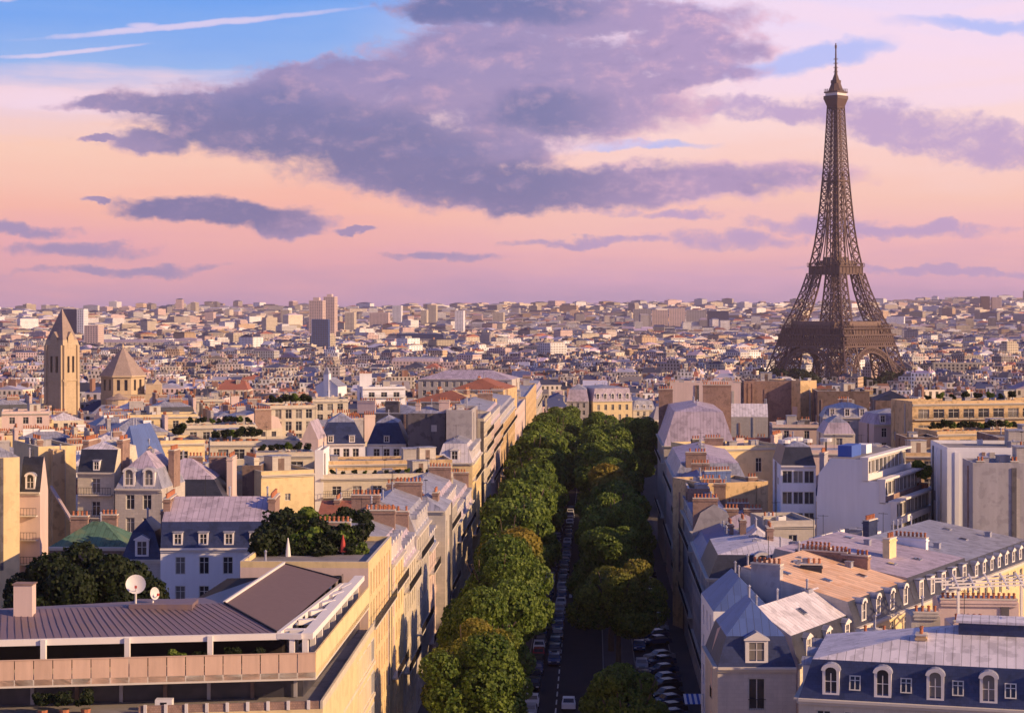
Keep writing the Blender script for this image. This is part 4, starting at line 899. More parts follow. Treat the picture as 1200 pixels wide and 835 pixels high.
# roofs between the terraced block and the garden
hb('low brown roofed wing in front of the terraced cream block', 372, 470, 262, 603, 9, -2, wall='brick', win='f', roof='gable', hr=1.6, top='tile', party='lr', chim=((.2, .5, 3, .8, 'y'), (.5, .5, 3, .8, 'y'), (.8, .5, 3, .8, 'y')))
hb('low zinc roofed wing with blue glass, right of the brown roofed wing', 470, 522, 258, 598, 14, -2, wall='stone', win='f', roof='hip', hr=1.5, top='zinc', party='', chim=((.3, .5, 3, 1, 'y'), (.7, .5, 3, 1, 'y')))
hb('courtyard house with steep lilac slope beside the roof garden', 424, 440, 224, 622, 16, -2.5, wall='pink', win='', roof='gable', hr=2.8, top='lilac', party='fb', party_wall='ochre')
hb('long low yellow wing under the roof garden', 300, 438, 186, 660, 22, -2.5, wall='pink', win='', roof='flat', top='soil', party='', corn='', capm='cream')

# ------------------------------------------------------------------ right of the avenue
RB = dict(win='lf')
def right_row(label, D0, D1, ztop, w=9, **kw):
    kw.setdefault('balc', (('l', 1), ('l', 4))); kw.setdefault('win', 'l'); kw.setdefault('party', 'fb'); kw.setdefault('party_wall', 'grey')
    kw.setdefault('chim', ((.3, .03, 3.5, 1.2, 'x'), (.75, .97, 3.5, 1.2, 'x')))
    return house(label, XR(D0), D0, ztop, w, D1-D0-.05, -AV, **kw)
hb('white-roofed house below the long brick wall', 846, 900, 452, 488, 9, -6, wall='stone', win='', roof='gable', top='pale_zinc', party='lr', hr=3, corn='', chim=((.05, .3, 3, 1.6, 'y'),))
hb('rose house with small attic boxes under the orange end wall', 905, 962, 424, 497, 10, -4, wall='pink', win='f', roof='flat', top='gravel', party='', bay=3.4, chim=((.2, .3, 2, 1.2, 'x', 'white'), (.7, .3, 2, 1.4, 'x', 'soot')))
hb('house with low navy roof before the dark brown wall', 964, 1022, 410, 489, 9, -4, wall='grey', win='f', roof='mansard', low='zinc', top='blue_zinc', party='', hm=2, hr=1.2, dormers='f', dk='flat', chim=((.5, .6, 3, 1, 'x'),))
hb('pale house with glazed attic before the sloping brown wall', 1024, 1078, 398, 497, 10, 8, wall='pink', win='f', roof='mansard', low='lilac', top='zinc', party='', hm=2.2, hr=1, dormers='f', dk='flat')
right_row('corner house with fan-shaped white zinc roof and one navy dormer', 226, 243, pz(677, 226), w=13, win='lf', wall='grey', low='slate', top='pale_zinc', party='b', hm=2.7, hr=.9, inset=1.2, dormers='f', dk='arch', dw=1.9, dh=2.2, dsp=8, bay=4, chim=((.65, .7, 2.6, 1.6, 'y', 'brick'),))
right_row('house with blue stepped zinc roofs behind the fan-shaped roof', 243.1, 262, pz(655, 243), w=7.5, wall='grey', low='blue_zinc', top='blue_zinc', hm=1.6, hr=1.0, chim=((.6, .5, 3, 1.4, 'y'),))
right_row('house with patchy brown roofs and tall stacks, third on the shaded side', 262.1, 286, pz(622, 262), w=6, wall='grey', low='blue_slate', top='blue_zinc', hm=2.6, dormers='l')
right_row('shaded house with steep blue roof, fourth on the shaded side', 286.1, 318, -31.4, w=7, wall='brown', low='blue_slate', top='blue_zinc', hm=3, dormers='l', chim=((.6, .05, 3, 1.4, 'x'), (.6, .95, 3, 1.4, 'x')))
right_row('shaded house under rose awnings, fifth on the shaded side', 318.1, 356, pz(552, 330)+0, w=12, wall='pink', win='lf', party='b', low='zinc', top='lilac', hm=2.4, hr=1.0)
right_row('house with great lilac sloping roof and dark cornice over the avenue', 368, 404, pz(522, 368), w=14, wall='stone', win='lf', party='', low='lilac', top='lilac', hm=6.6, hr=1.0, inset=2.2, chim=((.9, .9, 6, 3.5, 'x', 'brick'), (.12, .95, 3, 2.5, 'x', 'brick')), fh=3.6)
hb('sunlit yellow attic house with brown pilasters beside the great lilac roof', 818, 916, 350, 523, 13, 18, wall='yellow', win='f', roof='flat', top='gravel', party='', bay=6.5, ww=1.3, wh=2.7, fh=4.8, chim=((.2, .7, 1.6, 1.2, 'x', 'soot'), (.7, .6, 1.6, 1.2, 'x', 'pink')), capm='trim')
hb('long brick party wall house behind the great lilac roof', 872, 944, 480, 446, 14, -4, wall='brick', win='', roof='flat', top='gravel', party='', corn='')
hb('rose wall house with stacks, left part of the long party wall', 785, 868, 470, 448, 13, -4, wall='pink', win='', roof='flat', top='gravel', party='', corn='', chim=((.02, .1, 2.0, .6, 'x', 'ochre'), (.5, .1, 1.6, .6, 'x', 'soot'), (.97, .1, 1.6, .6, 'x', 'soot')))
hb('sunlit orange end wall joined to the long brick party wall', 938, 957, 476, 446, 13, 30, wall='ochre', win='', roof='flat', top='gravel', party='', corn='')
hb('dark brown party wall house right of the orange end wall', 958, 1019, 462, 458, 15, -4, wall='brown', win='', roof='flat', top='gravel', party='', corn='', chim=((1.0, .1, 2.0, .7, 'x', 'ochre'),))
hb('brown wall house with roof sloping down to the terraced ochre block', 1026, 1070, 436, 469, 14, -6, wall='brown', win='', roof='gable', hr=2, top='slate', party='lr', corn='')
hb('long ochre block with planted terraces at the right edge, top tier', 1069, 1235, 385, 470, 10, 14, wall='ochre', win='f', roof='flat', top='gravel', party='', bay=3.4, ww=2.5, wh=1.9, fh=3.3, balc=(('f', 1),), capm='cream')
hb('long ochre block with planted terraces at the right edge, lower tier', 1098, 1240, 362, 505, 10, 14, wall='ochre', win='f', roof='flat', top='gravel', party='', bay=3.4, ww=2.5, wh=1.9, fh=3.3, balc=(('f', 1),), capm='cream')
hb('dark flat roofed shed before the planted terraces', 1062, 1100, 352, 512, 10, 0, wall='brown', win='', roof='flat', top='soil', party='', corn='')
hb('low pink house with rounded terrace arches', 950, 1052, 318, 527, 12, -2, wall='pink', win='f', roof='flat', top='zinc', party='', bay=3.0, ww=1.7, wh=1.8, floors=2)
hb('cream penthouse with three windows on the pink arched house', 965, 1002, 345, 508, 10, -2, wall='cream', win='f', roof='mansard', low='lilac', top='zinc', party='', hm=2, bay=2.6)
hb('ochre house with large windows left of the blue-grey blank wall', 1050, 1106, 322, 530, 12, -4, wall='ochre', win='f', roof='flat', top='gravel', party='', bay=3.4, ww=1.8, wh=2.0)
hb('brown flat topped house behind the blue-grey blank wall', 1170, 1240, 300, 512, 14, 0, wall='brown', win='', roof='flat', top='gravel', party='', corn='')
hb('blue-grey blank wall house at the right edge', 1110, 1240, 262, 524, 15, -4, wall='white', win='', roof='flat', top='gravel', party='', corn='', chim=((.75, .1, 2.5, .6, 'x', 'white'),))
hb('grey pilastered wall house in front of the blue-grey blank wall', 1140, 1240, 248, 542, 8, -4, wall='grey', win='', roof='flat', top='zinc', party='', corn='', chim=((.1, .1, 1.0, .6, 'x', 'soot'), (.5, .1, 1.0, .6, 'x', 'soot')))
hb('orange-brown blank walled house with blue zinc cap beside the avenue', 824, 900, 284, 566, 11, 20, wall='ochre', win='', roof='flat', top='gravel', party='', corn='', chim=((.45, .5, 4.5, 1.8, 'x', 'blue_zinc'), (.9, .3, 1.5, .8, 'x')))
hb('rough brown stack house on the left of the orange-brown blank wall', 806, 832, 280, 572, 9, -3, wall='brick', win='', roof='flat', top='soil', party='', corn='')
hb('low pink-zinc roofed house right of the fan-shaped roof', 862, 918, 238, 652, 12, -3, wall='stone', win='f', roof='mansard', low='slate', top='pale_zinc', party='', hm=1.8, hr=1.4, dormers='f', dk='ped', chim=((.2, .4, 2.5, 1.6, 'y', 'brick'),))
hb('cluttered grey roof house before the orange-brown blank wall', 836, 905, 262, 618, 12, -3, wall='grey', win='f', roof='hip', hr=1.8, top='lilac', party='', chim=((.3, .3, 2.5, 1.2, 'x'), (.7, .3, 2.5, 1.2, 'x'), (.5, .8, 3, 1.4, 'x')))
hb('beige house with tall arched windows under the white modern block', 903, 955, 246, 610, 10, 8, wall='stone', win='f', roof='flat', top='gravel', party='', bay=3.2, ww=1.2, wh=2.6, fh=4.2, balc=(), capm='cream', chim=((.1, .3, 1.6, .7, 'x', 'cream'),))
hb('small low block with a row of square windows by the white blank wall', 948, 992, 236, 630, 12, -32, wall='white', win='fr', roof='flat', top='gravel', party='', bay=1.6, ww=.75, wh=1.0, fh=2.6)
# ------------------------------------------------------------------ mansard row running away to the right
def ray_house(label, p, D, off, w, d, zt, rot=-32, **kw):
    """front right corner on photo column p at distance D, moved `off` metres along the row"""
    r_ = R(rot); X0, Y0 = px(p, D), D; ux, uy = math.cos(r_), math.sin(r_); vx, vy = -uy, ux
    return house(label, X0-w*ux+off*vx, Y0-w*uy+off*vy, zt, w, d, r_, **kw)
KR = dict(wall='yellow', win='r', roof='mansard', low='slate', party='fbl', party_wall='stone', inset=.9)
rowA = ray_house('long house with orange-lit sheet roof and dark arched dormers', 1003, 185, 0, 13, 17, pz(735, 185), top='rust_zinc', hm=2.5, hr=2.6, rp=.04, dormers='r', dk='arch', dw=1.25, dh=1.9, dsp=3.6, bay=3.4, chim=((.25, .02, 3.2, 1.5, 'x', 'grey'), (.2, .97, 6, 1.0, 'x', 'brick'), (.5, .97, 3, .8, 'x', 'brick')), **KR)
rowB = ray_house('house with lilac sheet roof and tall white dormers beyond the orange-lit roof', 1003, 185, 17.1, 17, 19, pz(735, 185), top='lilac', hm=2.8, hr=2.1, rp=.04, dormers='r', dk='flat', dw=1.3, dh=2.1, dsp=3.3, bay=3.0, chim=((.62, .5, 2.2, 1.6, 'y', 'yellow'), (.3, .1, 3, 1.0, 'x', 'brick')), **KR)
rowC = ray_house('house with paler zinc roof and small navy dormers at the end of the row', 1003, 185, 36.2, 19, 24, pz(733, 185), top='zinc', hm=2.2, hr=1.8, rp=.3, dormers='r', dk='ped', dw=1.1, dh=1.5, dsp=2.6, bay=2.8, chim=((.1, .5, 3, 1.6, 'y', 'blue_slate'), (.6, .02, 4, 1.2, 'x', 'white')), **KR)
hb('corner house with steep navy hipped roof and one pedimented dormer', 841, 933, 172, 781, 11, 0, wall='stone', win='fl', roof='mansard', low='blue_slate', top='blue_zinc', party='', hm=2.7, hr=2.9, inset=.9, dormers='f', dk='ped', dw=2.1, dh=2.3, dsp=8, bay=5, ww=1.55, wh=2.9, fh=4.2, sill=.5, style='rail', floors=4)
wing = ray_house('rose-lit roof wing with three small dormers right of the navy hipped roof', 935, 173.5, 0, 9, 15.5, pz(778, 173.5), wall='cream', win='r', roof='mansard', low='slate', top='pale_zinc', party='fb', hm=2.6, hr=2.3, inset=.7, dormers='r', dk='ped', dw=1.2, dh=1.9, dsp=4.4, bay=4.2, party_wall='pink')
hb('blue hipped roof house tucked behind the navy corner roof', 836, 905, 185, 716, 12, 0, wall='white', win='l', roof='hip', top='blue_zinc', party='', hr=3.0, corn='')
hb('grey zinc roof house between the navy corner roof and the orange-lit roof', 905, 962, 196, 684, 11, -10, wall='grey', win='', roof='hip', top='zinc', party='', hr=2.0, corn='', chim=((.8, .1, 2.2, .8, 'x', 'slate'),))
g2 = hb('wide house with navy mansard, round-topped dormers and ribbed zinc roof', 936, 1262, 150, 817, 14, -15, wall='cream', win='fl', roof='mansard', low='blue_slate', top='pale_zinc', party='r', hm=3.0, hr=2.3, inset=1.0, hipl=11.5, dormers='fl', dk='arch', dw=1.35, dh=2.1, dsp=4.0, bay=2.1, ww=1.15, wh=2.4, chim=((.44, .35, 1.2, .3, 'y', 'ochre'),), fh=3.6)
b = MB(); b.box(12.4,5.5,0,17.6,8.5,1.6,'blue_slate',True,'pale_zinc'); b.box(12.2,5.3,1.603,17.8,8.7,1.8,'pale_zinc'); zr = pz(817, 150)-gz(0, 150)+1+3.0+1.1; b.build('skylight_box', g2, (0, 0, zr))
for x, y, zz in ((6.6, 4.4, 0.62), (14.8, 3.4, .45), (18.4, 3.4, .45)):
    q = MB(); q.box(-.9,-.45,0,.9,.45,.24,'zinc'); q.box(-.8,-.37,.243,.8,.37,.26,'glass'); q.build('roof_hatch', g2, (x, y, zr-1.1+zz))
for r_, w_, d_, hm_, hr_, rp_, py_, sp_ in ((rowA, 13, 17, 2.5, 2.6, .04, 735, [(.3,.2,1),(.6,.35,1),(.25,.6,0),(.7,.75,1),(.5,.88,0)]), (rowB, 17, 19, 2.8, 2.1, .04, 735, [(.2,.2,1),(.75,.3,1),(.8,.62,1),(.35,.75,0),(.5,.15,0),(.15,.85,1)]), (rowC, 19, 24, 2.2, 1.8, .3, 733, [(.3,.3,1),(.6,.2,0),(.6,.6,1),(.3,.8,1),(.7,.85,0)])):
    slope_lights(r_, w_, d_, pz(py_, 185)-r_.location.z, hm_, hr_, .9, rp_, sp_)
slope_lights(wing, 9, 15.5, pz(778, 173.5)-wing.location.z, 2.6, 2.3, .7, .5, [(.5,.45,1)])
for i in range(4):
    fm, gm = window_mesh(.9, 1.2, 'tall'); k_ = 4.45+i*4.02; o = link('attic_window', fm, g2, (k_, .36, pz(817, 150)-g2.location.z+1.35), 0); o.rotation_euler = (-math.atan2(1.0, 3.0), 0, 0); link('pane', gm, o, (0,0,0))
def firewall(label, x0, x1, D, yT, rot=-4, wall='stone', d=4.0, roof='zinc'):
    w = px(x1, D)-px(x0, D); return hb(label, x0, x1, D, yT, d, rot, wall=wall, win='', roof='gable', top=roof, hr=.5, party='lr', corn='', chim=((.5, .05, w-.5, .05, 'x', wall),), name='low_wing', cat='building wing')
firewall('low rose wing with pots on its wall, left of three behind the ribbed roof', 1008, 1050, 167, 746)
firewall('low rose wing with pots on its wall, middle of three behind the ribbed roof', 1068, 1102, 176, 722)
firewall('long rose wing with pots on its wall, right of three behind the ribbed roof', 1100, 1194, 186, 706, wall='pink')
firewall('tiled ridge wing with white ends before the long rose wing', 1115, 1155, 171, 732, wall='pink')
# white lattice over the court
pg = thing('pergola', 'white lattice awning frame over the court beside the navy dormers', 'pergola', (px(1168, 184), 188, gz(0, 188)), R(8)); zt = pz(688, 186)-gz(0, 188)
b = MB()
for i in range(6): b.bar((-4+i*1.7, -3, zt), (-2+i*1.7, 4, zt+.5), .16, 'white_trim'); 
for i in range(4): b.bar((-5, -2.6+i*2, zt+.18), (6.5, -2.2+i*2, zt+.3), .16, 'white_trim')
b.build('lattice', pg)
for x, y in ((-4, -2.6), (4.4, -2.6), (-3, 3), (5, 3)): q = MB(); q.box(-.12,-.12,0,.12,.12,zt,'white_trim'); q.build('post', pg, (x, y, 0))

# ------------------------------------------------------------------ stepped white modern block
wm = thing('stepped_apartment_block', 'white modern block with blank side wall and stepped window terraces', 'apartment building', (px(957, 262), 262, gz(0, 262)), R(-26))
base = gz(0, 262); zt = pz(536, 262)-base; zt_wm = zt; FOOT.append((px(957, 262), 262, R(-24), 12, 24))
steps = [(6.6, zt, zt-2.95), (9.0, zt-2.95, zt-5.9), (10.6, zt-5.9, 0)]
b = MB(); lx = [2.6, .6, 0]; L = 24
for i, (x1, z1, z0) in enumerate(steps):
    x0 = [1.8, .3, 0][i]; b.box(x0, 0, z0, x1, L, z1, 'white', False, 'gravel')
b.face([(0,-.004,zt-5.9), (.3,-.004,zt-5.9), (1.8,-.004,zt-2.95), (1.8,-.004,zt-.3), (.3,-.004,zt-2.2)], 'white')
b.build('wall', wm)
for i, (x1, z1, z0) in enumerate(steps):
    q = MB(); q.box(x1-.3, -.25, z1+.003, x1+.9, L+.3, z1+.28, 'white_trim'); q.box(x1+.02, -.25, z1-2.95 if i < 2 else z1-2.95, x1+.85, -.003, z1+.0, 'white_trim'); q.build('terrace_frame', wm)
    q = MB(); zz = z1-2.9 if i < 2 else z1-2.9
    q.box(x1+.78, 0, zz, x1+.88, L, zz+.75, 'white_trim' if i != 1 else 'brick'); q.box(x1, 0, zz-.2, x1+.88, L, zz-.003, 'white_trim'); q.build('balcony', wm)
    for k in range(11):
        fm, gm = window_mesh(1.75, 1.9, 'wide'); o = link('window', fm, wm, (x1+.003, .9+k*2.2, z1-1.35), R(90)); link('pane', gm, o, (0, -.0, 0))
for fl in (1, 2, 3):
    z1 = steps[2][1]-2.95*fl
    q = MB(); q.box(10.6, 0, z1-.15, 11.45, L, z1, 'white_trim'); q.box(11.35, 0, z1+.003, 11.45, L, z1+.8, 'pink'); q.build('balcony', wm)
    for k in range(11):
        fm, gm = window_mesh(1.75, 1.9, 'wide'); o = link('window', fm, wm, (10.603, .9+k*2.2, z1-1.35), R(90)); link('pane', gm, o, (0, 0, 0))
q = MB(); q.box(2.2, 3, zt+.003, 4.2, 8, zt+1.6, 'awning_blue'); q.box(2.6, 10, zt+.003, 4.4, 13, zt+1.3, 'white'); q.build('roof_housing', wm)
hb('glass-fronted grid house with dark top floor left of the white blank wall', 915, 956, 266, 545, 13, -3, wall='white', win='f', roof='mansard', low='slate', top='zinc', party='', hm=2.6, hr=.6, inset=.7, bay=1.62, ww=1.42, wh=1.8, fh=3.0, sill=.7, style='wide', margin=.15)
for i, (p, D_, y_) in enumerate([(919, 270, 519), (926, 272, 517), (934, 274, 516), (945, 276, 518), (968, 272, 517)]):
    o = MB(); o.cone((0,0), .9, .9, 0, .5, 12, 'dish_white'); o.cone((0,0), .12, .12, -1.4, 0, 6, 'iron')
    d_ = o.build('roof_drum'); d_.location = (px(p, D_), D_, pz(y_, D_)); tag(d_, f'white roof drum, {nth(i+1)} from left on the glass grid roof', 'roof vent', 'white roof drums')

# ------------------------------------------------------------------ hotel-like block at the lower left
hx, hy = -15.3, 145.0; hz = gz(0, 145)
ho = thing('terraced_office_block', 'low-roofed block with orange balcony panels and purple metal roof', 'office building', (hx, hy, hz), 0)
FOOT += [(hx-34, 138, 0, 34, 42)]
ua = R(8); fu = Vector((-math.cos(ua), -math.sin(ua), 0)); fn = Vector((math.sin(ua), -math.cos(ua), 0))     # leftwards along the front, and outwards
su = Vector((math.sin(AV), math.cos(AV), 0)); sn = Vector((math.cos(AV), -math.sin(AV), 0))                  # backwards along the side, and outwards
LF, LS = 30.0, 34.5
zf = lambda p, D=145.0: pz(p, D)-hz
ze0 = zf(747, 147)+.5
def prism(b, pts, z0, z1, mt, top=None):
    n = len(pts)
    for i in range(n):
        p, q = pts[i], pts[(i+1) % n]; b.face([(p.x,p.y,z0),(q.x,q.y,z0),(q.x,q.y,z1),(p.x,p.y,z1)], mt)
    b.face([(p.x,p.y,z1) for p in pts], top or mt); b.face([(p.x,p.y,z0) for p in reversed(pts)], mt)
def pos(f, s_): return fu*f+su*s_           # f metres left along the front, s_ metres back along the side
zb0, zb1 = zf(787), zf(765)                 # balcony panel bottom / top
# storey bodies (recessed dark glazing behind the balcony)
def ell(f0, s0, o=0.0):       # L-shaped plan: a wing along the front and one along the avenue
    return [pos(0,0)-fn*f0-sn*s0, pos(0,LS)-sn*s0, pos(13.5,LS), pos(14,13.5), pos(LF,11), pos(LF,0)-fn*f0]
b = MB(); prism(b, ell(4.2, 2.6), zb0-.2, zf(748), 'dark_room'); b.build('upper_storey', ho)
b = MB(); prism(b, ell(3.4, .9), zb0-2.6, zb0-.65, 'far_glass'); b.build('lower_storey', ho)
b = MB(); prism(b, ell(0, 0), zb0-.6, zb0-.003, 'trim'); b.build('floor_slab', ho)
for i in range(21):     # front panels, each its own
    q = MB(); a0 = i*1.43; p, r_ = pos(a0+.035,0), pos(a0+1.395,0); prism(q, [p, p-fn*.12, r_-fn*.12, r_], zb0-.45, zb1, 'panel'); q.build('balcony_panel', ho)
q = MB(); prism(q, [pos(0,0)+fn*.04, pos(0,0)-fn*.16, pos(LF,0)-fn*.16, pos(LF,0)+fn*.04], zb1+.003, zb1+.07, 'panel'); q.build('handrail', ho)
q = MB(); prism(q, [pos(0,.1)-sn*.15, pos(0,.1), pos(0,LS), pos(0,LS)-sn*.15], zb0-.45, zb1+.05, 'yellow'); q.build('balcony_panel', ho)
for i in range(4):
    p = pos(1.8+i*6.35, 0)-fn*1.3; q = MB(); q.box(p.x-.2,p.y-.2,zb0,p.x+.2,p.y+.2,ze0,'white_trim'); q.build('column', ho)
for i in range(9):
    p = pos(0, 1.2+i*3.9)-sn*1.0; q = MB(); q.box(p.x-.22,p.y-.3,zb0,p.x+.22,p.y+.3,ze0,'white_trim'); q.build('column', ho)
for i in range(9):
    p = pos(0, 2.0+i*3.9)-sn*2.5; q = MB(); q.box(p.x,p.y-.8,zb0,p.x+.12,p.y+.8,ze0,'glass'); q.build('pane', ho)
# roof: long low front slope, big hip, back slope coloured blue for its shade
ze, zr = zf(747, 147)+.55, zf(747, 147)+1.55
E0, E1 = pos(3.0, 0)-fn*1.6, pos(LF, 0)-fn*1.6                 # front eave
C1 = Vector((-2.6+.3, 27.5, 0))                                # right end of the hip eave at the back
RA = pos(7.2, 0)-fn*10.6; RB_ = pos(LF, 0)-fn*9.4             # ridge of the front slope
PK = Vector((px(333,172)-hx, 172-hy, pz(660,172)-hz)); RC = Vector((px(398,172)-hx, 172-hy, pz(678,172)-hz))
zRA = zr
_n = (Vector((RA.x,RA.y,zRA))-Vector((E0.x,E0.y,ze))).cross(RC-Vector((E0.x,E0.y,ze))); _e = Vector((-hx,-hy,-hz)); _dr = Vector(((333-600)/F, 1, -(660-362)/F))
PK = _e+_dr*((Vector((E0.x,E0.y,ze))-_e).dot(_n)/_dr.dot(_n)); print('peak', PK+Vector((hx,hy,hz)), 'RC', RC)
b = MB(); v3 = lambda p, z: (p.x, p.y, z)
b.face([v3(E1,ze), v3(E0,ze), v3(RA,zRA), v3(RB_,zRA)], 'purple_sheet')
n = 46      # standing seams as real ribs
for i in range(n+1):
    f = i/n; a_ = E1.lerp(E0, f); c_ = RB_.lerp(RA, f); b.bar(v3(a_, ze+.015), v3(c_, zRA+.015), .05, 'purple_sheet', .035)
b.build('front_roof', ho)
b = MB(); b.face([v3(E0,ze), v3(RC,RC.z), tuple(PK), v3(RA,zRA)], 'roof_felt'); b.bar(v3(RA,zRA+.06), tuple(PK+Vector((0,0,.06))), .22, 'white_trim'); b.bar(v3(E0,ze+.1), v3(RA,zRA+.08), .12, 'iron'); b.bar(tuple(PK), v3(RC,RC.z+.05), .15, 'iron'); b.build('hip_roof', ho)
BL = Vector((px(238,166)-hx, 166-hy, ze-.3)); BR = Vector((px(318,180)-hx, 179-hy, ze-.1))
b = MB(); b.face([v3(RA,zRA), tuple(PK), tuple(BR), tuple(BL)], 'blue_slate'); b.face([v3(RB_,zRA), v3(RA,zRA), tuple(BL), (RB_.x, RB_.y+3, ze-1)], 'purple_sheet'); b.build('back_roof', ho)  # slate blue stands in for shade on the slope turned from the sun
b = MB(); prism(b, [E0+fn*.25+Vector((.2,0,0)), E0-fn*.25, E1-fn*.25, E1+fn*.25], ze-.5, ze-.003, 'white_trim'); b.build('fascia', ho)
b = MB(); RC2 = Vector((RC.x, RC.y, 0)); d_ = (RC2-E0).normalized(); nn = Vector((d_.y, -d_.x, 0)); prism(b, [E0+nn*.02, E0+nn*.35, RC2+nn*.35, RC2+nn*.02], ze-.45, ze+.1, 'white_trim'); b.build('fascia', ho)
b = MB(); P0, P1 = pos(0,0)-fn*.9-sn*1.1, pos(0,LS-2)-sn*1.1; prism(b, [P0, P0+sn*.9, P1+sn*.9, P1], ze-.45, ze+.02, 'white_trim'); prism(b, [E0+fn*.3, E0-fn*.15, P0-fn*.0+fn*(-.15), P0+fn*.3], ze-.44, ze-.02, 'white_trim'); b.build('pergola_beam', ho)
for i in range(6):
    f = .06+i*.17; a_ = E0.lerp(RC2, f)+nn*.35; c_ = P0.lerp(P1, f*.93); b = MB(); b.bar(v3(a_, ze-.15), v3(c_, ze-.15), .7, 'white_trim', .4); b.build('pergola_rib', ho)
# lower storeys stepping outwards along the avenue, with a window grid
fr_ = [(0.0, zb0-4.2, zb0-3.45), (1.6, zb0-7.4, zb0-6.6)]
b = MB(); prism(b, [pos(0,0)+fn*1.2+sn*.5, pos(0,LS)+sn*.5, pos(13.5,LS), pos(14,13.5), pos(LF,11), pos(LF,0)+fn*1.2], 0, zb0-2.6, 'yellow', 'gravel'); b.build('lower_wall', ho)
for fl in range(6):
    zz = zb0-4.3-fl*3.1
    for k in range(11):
        p = pos(0, 1.8+k*3.1)+sn*.5; fm, gm = window_mesh(2.3, 2.1, 'wide'); o = link('window', fm, ho, (p.x+.003, p.y, zz), R(90)-AV); link('pane', gm, o, (0,0,0))
    q = MB(); p, r_ = pos(0,0)+sn*.5, pos(0,LS)+sn*.5; prism(q, [p, p+sn*.14, r_+sn*.14, r_], zz-1.5, zz-1.2, 'cream'); q.build('string_course', ho)
b = MB(); p, r_ = pos(0,0)+fn*1.2+sn*.5, pos(0,LS)+sn*.5
prism(b, [p-sn*.2, p, r_, r_-sn*.2], zb0-2.6+.003, zb0-2.0, 'cream'); prism(b, [p+fn*.003-sn*.3, p-fn*.2-sn*.3, pos(13.5,0)+fn*1.0, pos(13.5,0)+fn*1.2], zb0-2.6+.004, zb0-2.0, 'brick'); b.build('parapet', ho)
for k in range(9): q = MB(); p = pos(.6+k*1.55, 0)+fn*1.25; q.box(p.x-.12,p.y-.1,zb0-2.6,p.x+.12,p.y+.02,zb0-1.9,'white_trim'); q.build('parapet_post', ho)
for k in range(8): p = pos(1.5+k*3.4, 0)-fn*3.2; q = MB(); q.box(p.x-.14,p.y-.1,zb0-2.55,p.x+.14,p.y+.1,zb0-.62,'brown' if k % 2 else 'grey'); q.build('mullion', ho)
b = MB(); b.box(-.75,-.6,0,.75,.6,3.0,'pink'); b.box(-.85,-.7,3.003,.85,.7,3.1,'brick'); b.build('roof_chimney', ho, (px(29,150)-hx, 150-hy, pz(684,150)-3.0-hz))
b = MB(); b.box(-2.6,-1.5,0,2.6,1.5,1.0,'purple_sheet'); b.build('roof_plinth', ho, (px(192,153.8)-hx, 153.8-hy, pz(712,153)-.6-hz))
q = MB(); q.box(-.65,-.4,0,.65,.4,.9,'dish_white'); q.cone((0,0), .01, .01, 0, .01, 3, 'iron'); q.box(-.25,-.41,.2,.25,-.4,.7,'iron'); a_ = q.build('air_conditioner'); p = pos(11.6,0)+fn*.4; a_.location = (hx+p.x, hy+p.y, hz+zb0-2.55); tag(a_, 'white air conditioning box on the lower terrace wall', 'air conditioner')
def dish(label, p, y_, D, r, tilt, az_):
    t_ = thing('satellite_dish', label, 'satellite dish', (px(p, D), D, pz(y_, D)-1.6), az_)
    b = MB(); n = 20; prev = None
    rings = [(k/5*r, .28*r*(k/5)**2) for k in range(6)]
    for (r0, h0), (r1, h1) in zip(rings, rings[1:]):
        for i in range(n):
            a, c = 6.28318*i/n, 6.28318*(i+1)/n
            P = lambda rr, hh, an: (rr*math.cos(an), -hh*math.cos(tilt)-rr*math.sin(an)*math.sin(tilt), rr*math.sin(an)*math.cos(tilt)-hh*math.sin(tilt)+1.6)
            b.face([P(r0,h0,a), P(r1,h1,a), P(r1,h1,c), P(r0,h0,c)] if r0 > 0 else [P(0,0,0), P(r1,h1,a), P(r1,h1,c)], 'dish_white')
    b.build('reflector', t_); q = MB(); q.cone((0,.1), .09, .09, -.3, 1.6, 8, 'dish_white'); q.bar((0,.1,1.1), (0,0,1.6), .1, 'dish_white'); q.build('mast', t_)
    q = MB(); fz = 1.6-math.sin(tilt)*r*.9; q.bar((0,-r*.2,1.6-r*.8), (0,-r*1.0,1.55), .05, 'dish_white'); q.box(-.1,-r*1.1,1.45,.1,-r*.9,1.65,'red_cloth'); q.build('feed_arm', t_)
dish('larger white satellite dish, left of two on the purple roof', 159, 685, 152.8, .82, R(-25), R(12))
dish('smaller white satellite dish, right of two on the purple roof', 180, 695, 153.2, .52, R(-10), R(55))

# ------------------------------------------------------------------ roof garden and court trees
SH = []
for i in range(4): SH.append(crown_mesh('foliage', 70+i, 1.15, 1.0, 1.0, 1300, .2, ['leaves_dark', 'leaves_dark', 'leaves_dark', 'leaves'][i], lobes=5))
stb = MB(); stb.cone((0,0), .45, .55, 0, .55, 9, 'terracotta', capm='soil'); _o = stb.build('planter'); PLM = _o.data; bpy.data.objects.remove(_o)
def shrub(label, x, y, z, s, k, group, pot=True):
    t_ = thing('potted_shrub' if pot else 'garden_shrub', label, 'shrub', (x, y, z), random.uniform(0, 6.28), group); c = link('foliage', SH[k % 4], t_, (0, 0, .35*s if pot else 0)); c.scale = (s, s, s)
    if pot: q = link('planter', PLM, t_, (0,0,0)); q.scale = (s*.9,)*3
    return t_
zg = pz(660, 186)-.50
gp = []
for i, (p, D, s) in enumerate([(308,188,1.7),(322,189,1.9),(347,189,1.5),(362,190,1.9),(378,189,1.6),(392,190,1.8),(410,190,1.3),(424,190,1.1)]):
    shrub(f'dark roof garden shrub, {nth(i+1)} from left in the front bed', px(p, D), D, zg, s, i, 'front bed shrubs of the roof garden', False)
